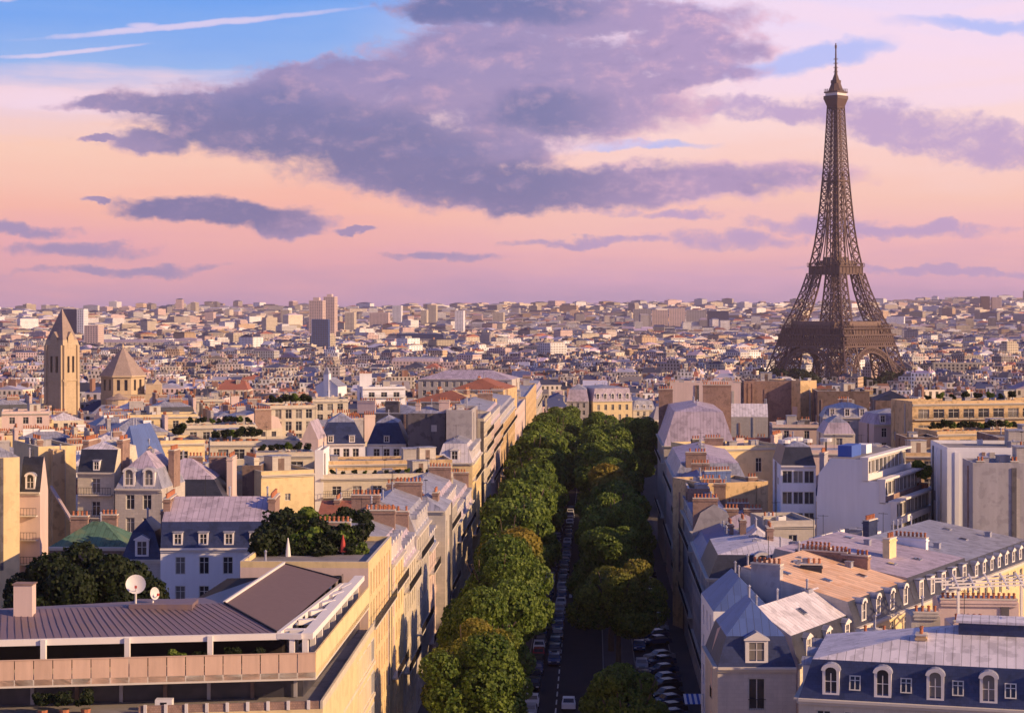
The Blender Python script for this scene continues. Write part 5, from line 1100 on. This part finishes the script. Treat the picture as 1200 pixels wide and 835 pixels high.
for i, (p, D, s) in enumerate([(310,196,1.5),(326,197,1.8),(345,198,1.9),(360,198,2.0),(376,198,1.9),(392,198,1.7),(405,198,1.6),(420,199,1.7),(318,205,1.9),(340,206,2.1),(368,206,2.1),(395,206,2.0),(415,207,1.9)]):
    shrub(f'tall dark roof garden shrub, {nth(i+1)} from left in the back bed', px(p, D), D, zg, s, i+1, 'back bed shrubs of the roof garden', False)
um = thing('closed_parasol', 'closed white parasol standing amid the roof garden shrubs', 'parasol', (px(337.5,187.6), 187.6, zg)); q = MB(); q.cone((0,0), .04, .04, 0, 2.9, 6, 'frame'); q.build('pole', um); q = MB(); q.cone((0,0), .30, .20, .9, 1.9, 9, 'white_trim', False); q.cone((0,0), .20, .04, 1.9, 2.9, 9, 'white_trim'); q.build('canopy', um)
um = thing('red_parasol', 'folded red parasol at the right of the roof garden', 'parasol', (px(402,189), 189, zg)); q = MB(); q.cone((0,0), .04, .04, 0, 3.0, 6, 'frame'); q.build('pole', um); q = MB(); q.cone((0,0), .34, .24, 1.3, 2.1, 9, 'red_cloth', False); q.cone((0,0), .24, .04, 2.1, 3.0, 9, 'red_cloth'); q.build('canopy', um)
CB = [crown_mesh('crown', 90+i, 6.6, 6.0, 19.0, 36000, .32, 'leaves_dark') for i in range(2)]; TB = trunk_mesh(31, 25, .4)
for lb, p, D, s in (('large dark court tree, left of three behind the purple roof', 72, 178, .98), ('broad dark court tree, middle of three behind the purple roof', 112, 182, 1.0), ('smaller dark court tree, right of three behind the purple roof', 166, 180, .88)):
    tree(lb, px(p, D), D, s, CB[p % 2], TB, 'court trees behind the purple roof', sz=s*1.1)
# planting on terraces
def row_of(label, p0, p1, D, y_, n, s, grp, kk=0):
    for i in range(n):
        p = p0+(p1-p0)*(i+.5)/n+random.uniform(-1, 1); shrub(f'{label}, {nth(i+1)} from left', px(p, D), D, pz(y_, D), s*random.uniform(.8, 1.2), i+kk, grp)
def row_on(host, label, n, fy, s, grp, a=.05, b=.95, kk=0, z=.12):
    root, w, d, H, rot = INFO[host]
    for i in range(n):
        x, y = w*(a+(b-a)*(i+.5)/n)+random.uniform(-.2, .2), d*fy
        shrub(f'{label}, {nth(i+1)} from left' if n > 1 else label, root.location.x+x*math.cos(rot)-y*math.sin(rot), root.location.y+x*math.sin(rot)+y*math.cos(rot), root.location.z+H+z, s*random.uniform(.8, 1.2), i+kk, grp)
row_on('long ochre block with planted terraces at the right edge, lower tier', 'potted shrub on the long ochre terrace', 13, .3, 1.0, 'shrubs on the long ochre terrace', 0, .72)
row_on('long ochre block with planted terraces at the right edge, top tier', 'roof shrub above the long ochre terrace', 8, .25, .9, 'shrubs above the long ochre terrace', .1, .8, 2)
row_on('long terraced cream block with pale balcony bands in the sunlit centre', 'small shrub on the cream terraced block', 11, .25, .5, 'shrubs on the cream terraced block')
row_on('pale house with roof garden strip behind the terrace awning', 'bushy planter on the pale house roof garden', 6, .3, 1.1, 'bushes of the pale house roof garden', .05, .55, 1)
row_on('cream house with white long balconies, upper tier of the terraced block', 'bushy planter on the white long balcony house', 6, .2, .8, 'bushes on the white long balcony house')
row_on('long cream house with arched top storey and green terrace', 'terrace bush on the far arched block', 6, .2, 1.3, 'bushes on the far arched block')
row_on('long cream block with a brown roof garden, left of the terraced block', 'bush in the brown roof garden', 9, .3, .9, 'bushes in the brown roof garden')
row_on('yellow house with two dark square windows in its upper wall', 'dark bush on the yellow square-windowed house roof', 1, .3, 1.5, None)
for i in range(4):
    p = pos(4.5+i*2.1, 0)-fn*1.5; shrub(f'small plant behind the orange balcony panels, {nth(4-i)} from left', hx+p.x, hy+p.y, hz+zb0, .8, i, 'plants behind the orange balcony panels')
for i in range(3):
    p = pos(17.5+i*1.6, 0)+fn*.5; shrub(f'bushy planter on the lower terrace of the panel block, {nth(3-i)} from left', hx+p.x, hy+p.y, hz+zb0-2.6, .8, i, 'planters on the lower terrace')
_p = Vector((9.8, 21.5, 0)); _p.rotate(Matrix.Rotation(R(-26), 3, 'Z')); shrub('bright round terrace tree at the far end of the white stepped block', wm.location.x+_p.x, wm.location.y+_p.y, wm.location.z+zt_wm-5.9, 1.9, 3, None)
pi_ = MB(); pi_.bar((px(60,258), 258, pz(570,258)), (px(96,252), 246, pz(605,250)), .35, 'pink'); pi_ = pi_.build('roof_pipe'); tag(pi_, 'slanting pink flue pipe between yellow walls and green roof', 'flue pipe')

# ------------------------------------------------------------------ cars
def car_proto(paint):
    t_ = thing('parked_car', None, None); b = MB()
    pr = [(-2.15,.35),(-2.15,.75),(-1.9,.88),(-1.0,.95),(-.45,1.42),(1.0,1.44),(1.75,.98),(2.1,.92),(2.18,.35)]; w = .86
    L = [(-w if True else 0, x, z) for x, z in pr]
    low_ = [(x, z) for x, z in pr]
    for (x0,z0),(x1,z1) in zip(pr, pr[1:]):
        t0, t1 = (w-.14 if z0 > 1.1 else w), (w-.14 if z1 > 1.1 else w); b.face([(-t0,x0,z0),(t0,x0,z0),(t1,x1,z1),(-t1,x1,z1)], paint)
    for sg in (-1, 1):
        b.face([(sg*(w-.14 if z > 1.1 else w), x, z) for x, z in (pr if sg > 0 else pr[::-1])], paint)
    b.face([(-w,-2.15,.35),(-w,2.18,.35),(w,2.18,.35),(w,-2.15,.35)], 'iron'); b.build('body', t_)
    g = MB(); g.face([(-.68,-.93,.99),(.68,-.93,.99),(.62,-.48,1.38),(-.62,-.48,1.38)], 'glass'); g.build('windscreen', t_, (0,-.03,.02))
    g = MB(); g.face([(.62,1.04,1.40),(-.62,1.04,1.40),(-.68,1.68,1.03),(.68,1.68,1.03)], 'glass'); g.build('rear_window', t_, (0,.03,.02))
    for sg in (-1, 1):
        g = MB(); g.face([(sg*(w-.02),-.85,1.0),(sg*(w-.02),1.55,1.02),(sg*(w-.13),.95,1.36),(sg*(w-.13),-.4,1.36)], 'glass'); g.build('side_window', t_, (sg*.02,0,0))
        h = MB(); h.box(sg*.6-.18,-2.18,.62,sg*.6+.18,-2.14,.78,'chrome_light'); h.build('headlight', t_)
        for y in (-1.35, 1.35):
            q = MB(); n = 12
            for i in range(n):
                a, c = 6.28318*i/n, 6.28318*(i+1)/n; q.face([(-.1,.31*math.cos(a),.31*math.sin(a)),(.1,.31*math.cos(a),.31*math.sin(a)),(.1,.31*math.cos(c),.31*math.sin(c)),(-.1,.31*math.cos(c),.31*math.sin(c))], 'rubber')
            q.face([(sg*.1,.31*math.cos(6.28318*i/n),.31*math.sin(6.28318*i/n)) for i in range(n)], 'rubber'); q.build('wheel', t_, (sg*.8, y, .31))
    return t_
CARS = {k: car_proto('car_'+k) for k in ('white', 'silver', 'black', 'blue', 'red')}; usedc = set()
def car(label, col_, x, y, rz, grp):
    o = CARS[col_]
    if col_ in usedc: o = copy_tree(o)
    usedc.add(col_); tag(o, label, 'car', grp); o.location = (x, y, gz(x, y)+.07); o.rotation_euler = (0, 0, rz); return o
rc = random.Random(21); cols = ['black','silver','black','blue','silver','white','black','blue']
D, i = 223.0, 0
while D < 520:
    c = 'red' if i == 7 else cols[rc.randrange(8)] if i > 3 else ['white', 'silver', 'white', 'black'][i]
    car(f'{c} car, {nth(i+1)} from the viewer in the left kerb queue of the avenue', c, AX(D)-3.9+rc.uniform(-.15, .15), D, -AV+rc.uniform(-.03, .03), 'cars along the left kerb of the avenue'); i += 1; D += rc.uniform(5.0, 5.9)+(5 if i in (3, 12) else 0)
D, i = 262.0, 0
while D < 470:
    c = cols[rc.randrange(8)]; car(f'{c} car, {nth(i+1)} from the viewer in the middle lane queue', c, AX(D)-1.6+rc.uniform(-.15, .15), D, -AV, 'cars queuing in the middle lane of the avenue'); i += 1; D += rc.uniform(5.8, 9.5)
for i, (c, D, o_) in enumerate([('white', 233, .8), ('silver', 292, 2.4), ('black', 345, 2.2)]):
    car(f'{c} car driving away, {nth(i+1)} from the viewer in the right-hand lane', c, AX(D)+o_, D, math.pi-AV, 'cars driving in the right-hand lane')
D, i = 226.0, 0
while D < 480:
    c = cols[rc.randrange(8)]; car(f'{c} car parked aslant, {nth(i+1)} from the viewer beside the right pavement', c, AX(D)+13.3, D, -AV+R(-62)+rc.uniform(-.05, .05), 'cars parked aslant beside the right pavement'); i += 1; D += rc.uniform(3.9, 6.5)+(6 if i in (9, 17) else 0)
D, i = 250.0, 0
while D < 420:
    c = cols[rc.randrange(8)]; car(f'{c} car, {nth(i+1)} from the viewer in the right side lane', c, AX(D)+10.6, D, -AV, 'cars in the right side lane'); i += 1; D += rc.uniform(8, 19)
for k in CARS:
    if k not in usedc: print('unused car', k)
aw = MB()
for i in range(9): aw.face([(i*.62, 0, 3.4), (i*.62+.31, 0, 3.4), (i*.62+.31, -2.6, 2.7), (i*.62, -2.6, 2.7)], 'white_trim'); aw.face([(i*.62+.31, 0, 3.4), (i*.62+.62, 0, 3.4), (i*.62+.62, -2.6, 2.7), (i*.62+.31, -2.6, 2.7)], 'awning_blue')
aw = aw.build('striped_awning'); aw.location = (px(800, 226), 225.5, gz(0, 226)); tag(aw, 'blue and white striped cafe awning at the pavement corner', 'awning')
# ------------------------------------------------------------------ the ordinary houses between the named ones and the far city
def inside(x, y, f, m):
    X, Y, r_, w, d = f; dx, dy = x-X, y-Y; c, s = math.cos(r_), math.sin(r_); a, b_ = dx*c+dy*s, -dx*s+dy*c
    return -m < a < w+m and -m < b_ < d+m
rg = random.Random(99); VAR = []
keep = list(FOOT)
WL = ['cream', 'white', 'cream', 'stone', 'yellow', 'pink', 'cream']
specs = []
for i in range(22):
    w, d = rg.uniform(9.5, 17), rg.uniform(9, 14); wall = WL[i % 7]; rf = rg.choice(['mansard', 'mansard', 'mansard', 'flat', 'hip', 'gable'])
    low = rg.choice(['slate', 'slate', 'blue_slate', 'zinc', 'lilac', 'tile']); top = rg.choice(['zinc', 'zinc', 'lilac', 'pale_zinc', 'tile' if rf in ('hip', 'gable') else 'lilac'])
    if rf == 'flat': top = 'gravel'
    specs.append((w, d, wall, rf, low, top))
CN = {'slate': 'dark slate', 'blue_slate': 'navy slate', 'zinc': 'grey zinc', 'lilac': 'lilac zinc', 'tile': 'red tile', 'pale_zinc': 'pale zinc', 'gravel': 'flat gravel'}
PN = {'mansard': 'mansard', 'flat': 'roof', 'hip': 'hipped roof', 'gable': 'pitched roof'}
WN = {'cream': 'Cream', 'white': 'White', 'pink': 'Pinkish', 'stone': 'Stone', 'ochre': 'Ochre', 'grey': 'Grey', 'yellow': 'Yellow'}
for i, (w, d, wall, rf, low, top) in enumerate(specs):
    ch_ = [(rg.choice([.02, .98]), rg.uniform(.2, .8), rg.uniform(2, 5), rg.uniform(.6, 2.0), 'y', rg.choice(['brick', 'grey', 'cream', 'pink'])) for k in range(3)]+[(rg.uniform(.2, .8), rg.uniform(.3, .7), rg.uniform(1.5, 3.5), rg.uniform(.5, 1.2), 'x', rg.choice(['brick', 'ochre', 'white'])) for k in range(2)]
    o = house('x', 0, 3000, gz(0, 3000)-1+21, w, d, 0, wall=wall, win='frbl', roof=rf, low=low, top=top, party=rg.choice(['', '', 'lr']), hm=rg.uniform(2.4, 3.6), hr=rg.uniform(1.0, 2.6) if rf == 'mansard' else rg.uniform(2, 3.4), detail=0, corn='', seed=i+1,
              dormers='fr' if rf == 'mansard' and rg.random() < .75 else '', dk='ped', dsp=2.9, chim=ch_, pots='mesh', floors=4, bay=rg.uniform(2.5, 3.1), skip=.0, party_wall=rg.choice(['pink', 'grey', wall]))
    VAR.append((o, w, d))
FOOT[:] = keep
placed = []; cand = []
def try_row(y, sgn, x_in, x_out):
    x = x_in
    while abs(x) < abs(x_out):
        k = rg.randrange(22); w, d = VAR[k][1], VAR[k][2]; cx = x+sgn*w/2; cy = y+rg.uniform(-5, 5)
        rot = (R(-28) if sgn > 0 else R(24))+rg.choice([0, 0, R(90), R(180)])+rg.uniform(-.1, .1)
        x += sgn*(w+rg.uniform(.5, 3.5) if rg.random() < .85 else w+9)
        if any(inside(cx, cy, f, 4.0) for f in keep): continue
        rr = .5*min(w, d)
        if any((cx-p[0])**2+(cy-p[1])**2 < (rr+p[2])**2*.95 for p in placed[-80:]): continue
        c_, s_ = math.cos(rot), math.sin(rot); corners = [(cx+a*c_-b_*s_, cy+a*s_+b_*c_) for a in (-w/2, w/2) for b_ in (-d/2, d/2)]
        if any(XL(q)-1 < p < XR(q)+1 for p, q in corners) and cy < 790: continue
        if any(inside(p, q, f, -1.5) for p, q in corners for f in keep): continue
        if abs(cx-px(72, 640)) < 11 and 590 < cy < 655 or (abs(cx-px(144, 654)) < 17 and 590 < cy < 672): continue
        placed.append((cx, cy, rr)); cand.append((cx, cy, rot, k, sgn))
y = 236.0
while y < 900:
    lim = .285*y+8
    step = 18+y*.004
    if y < 800: try_row(y, -1, XL(y)-22 if y > 330 else XL(y)-26, -lim); try_row(y, 1, XR(y)+16 if y > 400 else XR(y)+24, lim)
    else: try_row(y, -1, 0, -lim); try_row(y, 1, 3, lim)
    y += step
print('generic candidates', len(cand))
cand.sort(key=lambda c: c[1]); nh_ = sum(1 for o in SC.objects if o.name.startswith('apartment_building') and o.parent is None and o['label'] != 'x'); print('named houses', nh_); cand = cand[:300-nh_]; lastY = cand[-1][1]; print('last at', lastY)
made = []
used = set()
for (cx, cy, rot, k, sgn) in cand:
    src, w, d = VAR[k]; o = src if k not in used else copy_tree(src)
    used.add(k); c_, s_ = math.cos(rot), math.sin(rot); hgt = rg.uniform(-4.5, 2.2)+(2.5 if rg.random() < .12 else 0)
    
    hgt += -3*(1-ss(230, 420, cy))
    o.location = (cx-w/2*c_+d/2*s_, cy-w/2*s_-d/2*c_, gz(cx, cy)-1+hgt); o.rotation_euler = (0, 0, rot); made.append((o, cx, cy, k, sgn))
for k in range(22):
    if k not in used:
        for ch_ in list(VAR[k][0].children): bpy.data.objects.remove(ch_)
        bpy.data.objects.remove(VAR[k][0])
# a label for each: side of the avenue, rank by distance, place along the rank
for sgn, side in ((-1, 'left'), (1, 'right')):
    M = sorted([m for m in made if m[4] == sgn], key=lambda m: m[2]); R_ = 0
    for i in range(0, len(M), 14):
        R_ += 1; grp = sorted(M[i:i+14], key=lambda m: m[1]/m[2])
        for j, (o, cx, cy, k, s_) in enumerate(grp):
            w_, d_, wall, rf, low, top = specs[k]; rn = f'{CN[low if rf == "mansard" else top]} {PN[rf]}'
            o['label'] = f'{WN[wall].lower()} house, {rn}, {nth(j+1)} from left in rank {ONES[R_-1]} {side} of avenue'
            o['category'] = 'apartment building'; o['group'] = 'ordinary houses between the avenue blocks and the far city'
# ------------------------------------------------------------------ haze
HAZE = True
# ------------------------------------------------------------------ the far city: thousands of roofs, one object
def far_city():
    rnd = np.random.RandomState(11); V, Fc, MI, UV = [], [], [], []
    mats = ['cream', 'pink', 'white', 'ochre', 'grey', 'brick', 'zinc', 'slate', 'lilac', 'tile', 'gravel', 'blue_slate', 'stone']
    mats_f = ['far_'+m for m in mats]
    wi = [0, 0, 0, 1, 1, 2, 2, 2, 2, 3, 4, 12]; ri = [6, 6, 8, 7, 7, 7, 11, 9, 10, 7, 11, 11]
    y = lastY-12
    while y < 8200:
        row = 17+y*.0085; half = (.30*y+60); x = -half; step = 10.5+y*.0033
        while x < half:
            w = step*rnd.uniform(.6, 1.25); d = row*rnd.uniform(.5, .85); xx = x; yy = y+rnd.uniform(-.3, .3)*row; x += w+step*(rnd.uniform(.0, .1) if rnd.rand() < .8 else .5)
            if y < 800 and XL(yy)-8 < xx < XR(yy)+8: continue
            if (xx-TX)**2+(yy-TD)**2 < 125**2 or (yy < TD and yy > 1320 and abs(xx-TX*yy/TD) < 60 and rnd.rand() < .8): continue
            if rnd.rand() < .03: continue
            if any((xx+w/2-f[0])**2+(yy-f[1])**2 < (max(f[3], f[4])*.5+14)**2 for f in FOOT_FAR): continue
            h = rnd.uniform(13, 22)+(y > 2200)*rnd.uniform(-3, 7)+(rnd.rand() < .05)*rnd.uniform(5, 16 if y > 2500 else 8)
            if y > 4200 and rnd.rand() < .03: h += rnd.uniform(8, 26); w *= .8
            rot = R(-28+20*math.sin(xx*.002+yy*.0015)*1.5+(90 if rnd.rand() < .3 else 0)+rnd.uniform(-6, 6)); c, s = math.cos(rot), math.sin(rot)
            zb = gz(xx, yy)-2; wm = wi[rnd.randint(len(wi))]; rm = ri[rnd.randint(len(ri))]
            def add(x0, y0, x1, y1, z0, z1, roof, ridge=0.0, wmm=None):
                i = len(V); pts = [(x0,y0,z0),(x1,y0,z0),(x1,y1,z0),(x0,y1,z0),(x0,y0,z1),(x1,y0,z1),(x1,y1,z1),(x0,y1,z1)]
                if ridge: ym = (y0+y1)/2; k = (0 if rnd.rand() < .5 else (x1-x0)*.2); pts += [(x0+k, ym, z1+ridge), (x1-k, ym, z1+ridge)]
                for p in pts: V.append((xx+p[0]*c-p[1]*s, yy+p[0]*s+p[1]*c, zb+p[2]))
                for k, f in enumerate(((0,1,5,4),(1,2,6,5),(2,3,7,6),(3,0,4,7))):
                    Fc.append(tuple(i+j for j in f)); MI.append(wm if wmm is None else wmm); L = (x1-x0, y1-y0)[k % 2]; UV.extend([(0,z0-z1),(L,z0-z1),(L,0),(0,0)])
                if ridge:
                    for f in ((4,5,9,8),(6,7,8,9)): Fc.append(tuple(i+j for j in f)); MI.append(roof); UV.extend([(0,5),(1,5),(1,6),(0,6)])
                    for f in ((5,6,9),(7,4,8)): Fc.append(tuple(i+j for j in f)); MI.append(roof); UV.extend([(0,5),(1,5),(1,6)])
                else: Fc.append((i+4,i+5,i+6,i+7)); MI.append(roof); UV.extend([(0,5),(1,5),(1,6),(0,6)])
            rr = rnd.rand()
            if rr < .62: add(-w/2,-d/2,w/2,d/2,0,h,rm,rnd.uniform(1.8, 5))
            elif rr < .85: add(-w/2,-d/2,w/2,d/2,0,h,rm); add(-w*.3,-d*.3,w*rnd.uniform(0,.3),d*.2,h,h+rnd.uniform(1.5,3.5),rm)
            else: add(-w/2,-d/2,w/2,d/2,0,h,10); add(-w/2+1.5,-d/2+1.5,w/2-1.5,d/2-1.5,h,h+3,10)
            if y < 4200:
                for k in range((rnd.randint(3, 8) if y < 2200 else rnd.randint(1, 4))):
                    cx = rnd.uniform(-.45, .45)*w; cy = rnd.uniform(-.4, .4)*d; L = rnd.uniform(.6, 2.4); add(cx-.5, cy-L, cx+.5, cy+L, h-1, h+rnd.uniform(2.5, 5.5), 5, 0, [0, 5, 1, 4][rnd.randint(4)])
        y += row
    me = bpy.data.meshes.new('distant_city'); me.from_pydata(V, [], Fc)
    for m in mats_f: me.materials.append(MATS[m])
    me.polygons.foreach_set('material_index', MI); ul = me.uv_layers.new(name='UVMap'); ul.data.foreach_set('uv', np.array(UV, dtype=np.float32).ravel()); me.update()
    o = bpy.data.objects.new('distant_city', me); COL.objects.link(o)
    tag(o, 'dense mass of small pale and violet roofs reaching to the skyline', 'distant city', kind='stuff'); print('far city faces', len(Fc))
def farmat(name, base, walls):
    m_ = bpy.data.materials.new('far_'+name); m_.use_nodes = True; t = NT(m_.node_tree); b = t.n['Principled BSDF']; b.inputs['Roughness'].default_value = .75; b.inputs['Specular IOR Level'].default_value = .3
    geo = t.n.new('ShaderNodeNewGeometry'); r = geo.outputs['Random Per Island']; tc = t.n.new('ShaderNodeTexCoord')
    n = t.noise(geo.outputs['Position'], .12, 4, .65); k = t.m('MULTIPLY', t.m('ADD', .6, t.m('MULTIPLY', r, .75)), t.m('ADD', .75, t.m('MULTIPLY', n, .5)))
    if walls:
        su = t.n.new('ShaderNodeSeparateXYZ'); t.l.new(tc.outputs['UV'], su.inputs[0])
        a = t.m('LESS_THAN', t.m('ABSOLUTE', t.m('SUBTRACT', t.m('FRACT', t.m('DIVIDE', su.outputs[0], 2.9)), .5)), .22)
        c = t.m('LESS_THAN', t.m('ABSOLUTE', t.m('SUBTRACT', t.m('FRACT', t.m('DIVIDE', su.outputs[1], 3.1)), .45)), .31)
        k = t.m('MULTIPLY', k, t.m('SUBTRACT', 1.0, t.m('MULTIPLY', t.m('MULTIPLY', a, c), .88)))
    t.l.new(t.mix(1.0, (*base, 1), t.comb(k, k, k), 'MULTIPLY'), b.inputs['Base Color']); MATS['far_'+name] = m_
for nm, c, w_ in (('cream',(.68,.60,.48),1),('pink',(.66,.50,.47),1),('white',(.80,.78,.78),1),('ochre',(.60,.44,.30),1),('grey',(.34,.32,.33),1),('brick',(.32,.18,.13),0),('zinc',(.38,.38,.50),0),('slate',(.055,.06,.10),0),
                  ('lilac',(.44,.36,.48),0),('tile',(.34,.13,.09),0),('gravel',(.30,.27,.27),0),('blue_slate',(.07,.09,.2),0),('stone',(.52,.46,.42),1)): farmat(nm, c, w_)
FOOT_FAR = [(X+w/2, Y+d/2, 0, w, d) for (X, Y, r_, w, d) in FOOT if Y > 400]
far_city()
# clumps of parkland trees among the far roofs
def clump(name, label, spots, seed, mt='leaves_dark', sz=1.0):
    rnd = np.random.RandomState(seed); P, D = [], []
    for (x, y, z, r, h) in spots:
        n = int(260*(r/6)**1.5); dv = rnd.normal(size=(n,3)); dv /= np.linalg.norm(dv, axis=1)[:, None]; P.append(np.array([x, y, z])+dv*np.array([r, r, h])*(1-np.abs(rnd.normal(0, .15, n)))[:, None]); D.append(dv)
    pos = np.concatenate(P); dv = np.concatenate(D); n = len(pos); nrm = dv+rnd.normal(0, .5, (n,3)); nrm /= np.linalg.norm(nrm, axis=1)[:, None]
    a = np.cross(nrm, rnd.normal(size=(n,3))); a /= np.linalg.norm(a, axis=1)[:, None]; b = np.cross(nrm, a); s = (sz*rnd.uniform(.6, 1.4, n))[:, None]
    v = np.stack([pos-a*s-b*s, pos+a*s-b*s, pos+a*s*.5+b*s, pos-a*s*.5+b*s], 1).reshape(-1, 3)
    me = bpy.data.meshes.new(name); me.vertices.add(len(v)); me.vertices.foreach_set('co', v.astype(np.float32).ravel()); me.loops.add(4*n); me.loops.foreach_set('vertex_index', np.arange(4*n, dtype=np.int32))
    me.polygons.add(n); me.polygons.foreach_set('loop_start', np.arange(0, 4*n, 4, dtype=np.int32)); me.polygons.foreach_set('loop_total', np.full(n, 4, dtype=np.int32)); me.materials.append(MATS[mt]); me.update(calc_edges=True)
    o = bpy.data.objects.new(name, me); COL.objects.link(o); return tag(o, label, 'woodland', kind='stuff')
rt = random.Random(5); sp = []
def belt(p0, p1, D0, D1, n, top, r=(6, 9)):
    for i in range(n):
        f = rt.random(); D = D0+(D1-D0)*rt.random(); x = px(p0+(p1-p0)*f, D); q = rt.uniform(*r); sp.append((x, D, gz(x, D)+top*rt.uniform(.5, .72), q, top*.38))
belt(170, 245, 900, 1000, 26, 22); belt(245, 300, 1000, 1080, 14, 20); belt(745, 810, 1250, 1330, 26, 20); belt(890, 950, 1560, 1640, 22, 22); belt(950, 1065, 1600, 1665, 16, 15); belt(1030, 1100, 1700, 1800, 20, 16)
belt(20, 60, 900, 960, 8, 18); belt(690, 700, 1500, 1600, 12, 16); belt(860, 930, 1900, 2000, 16, 18); belt(600, 680, 2300, 2400, 14, 18, (8, 12)); belt(1020, 1190, 2700, 2900, 30, 18, (9, 14))
clump('distant_trees', 'dark parkland tree masses among the far roofs', sp, 3, sz=1.1)
if HAZE:
    b = MB(); b.box(-9300, -450, -95, 9300, 10700, 262, 'cream'); hz_ = b.build('haze'); hz_.data.materials.clear()
    m_ = bpy.data.materials.new('haze'); m_.use_nodes = True; t = NT(m_.node_tree); t.n.clear(); o_ = t.n.new('ShaderNodeOutputMaterial'); pv = t.n.new('ShaderNodeVolumePrincipled')
    pv.inputs['Color'].default_value = (.90, .74, .90, 1); pv.inputs['Density'].default_value = 0.000045; pv.inputs['Anisotropy'].default_value = 0.1
    t.l.new(pv.outputs[0], o_.inputs['Volume']); hz_.data.materials.append(m_); tag(hz_, kind='stuff'); tag(hz_, 'thin violet evening haze over the whole city', 'haze')
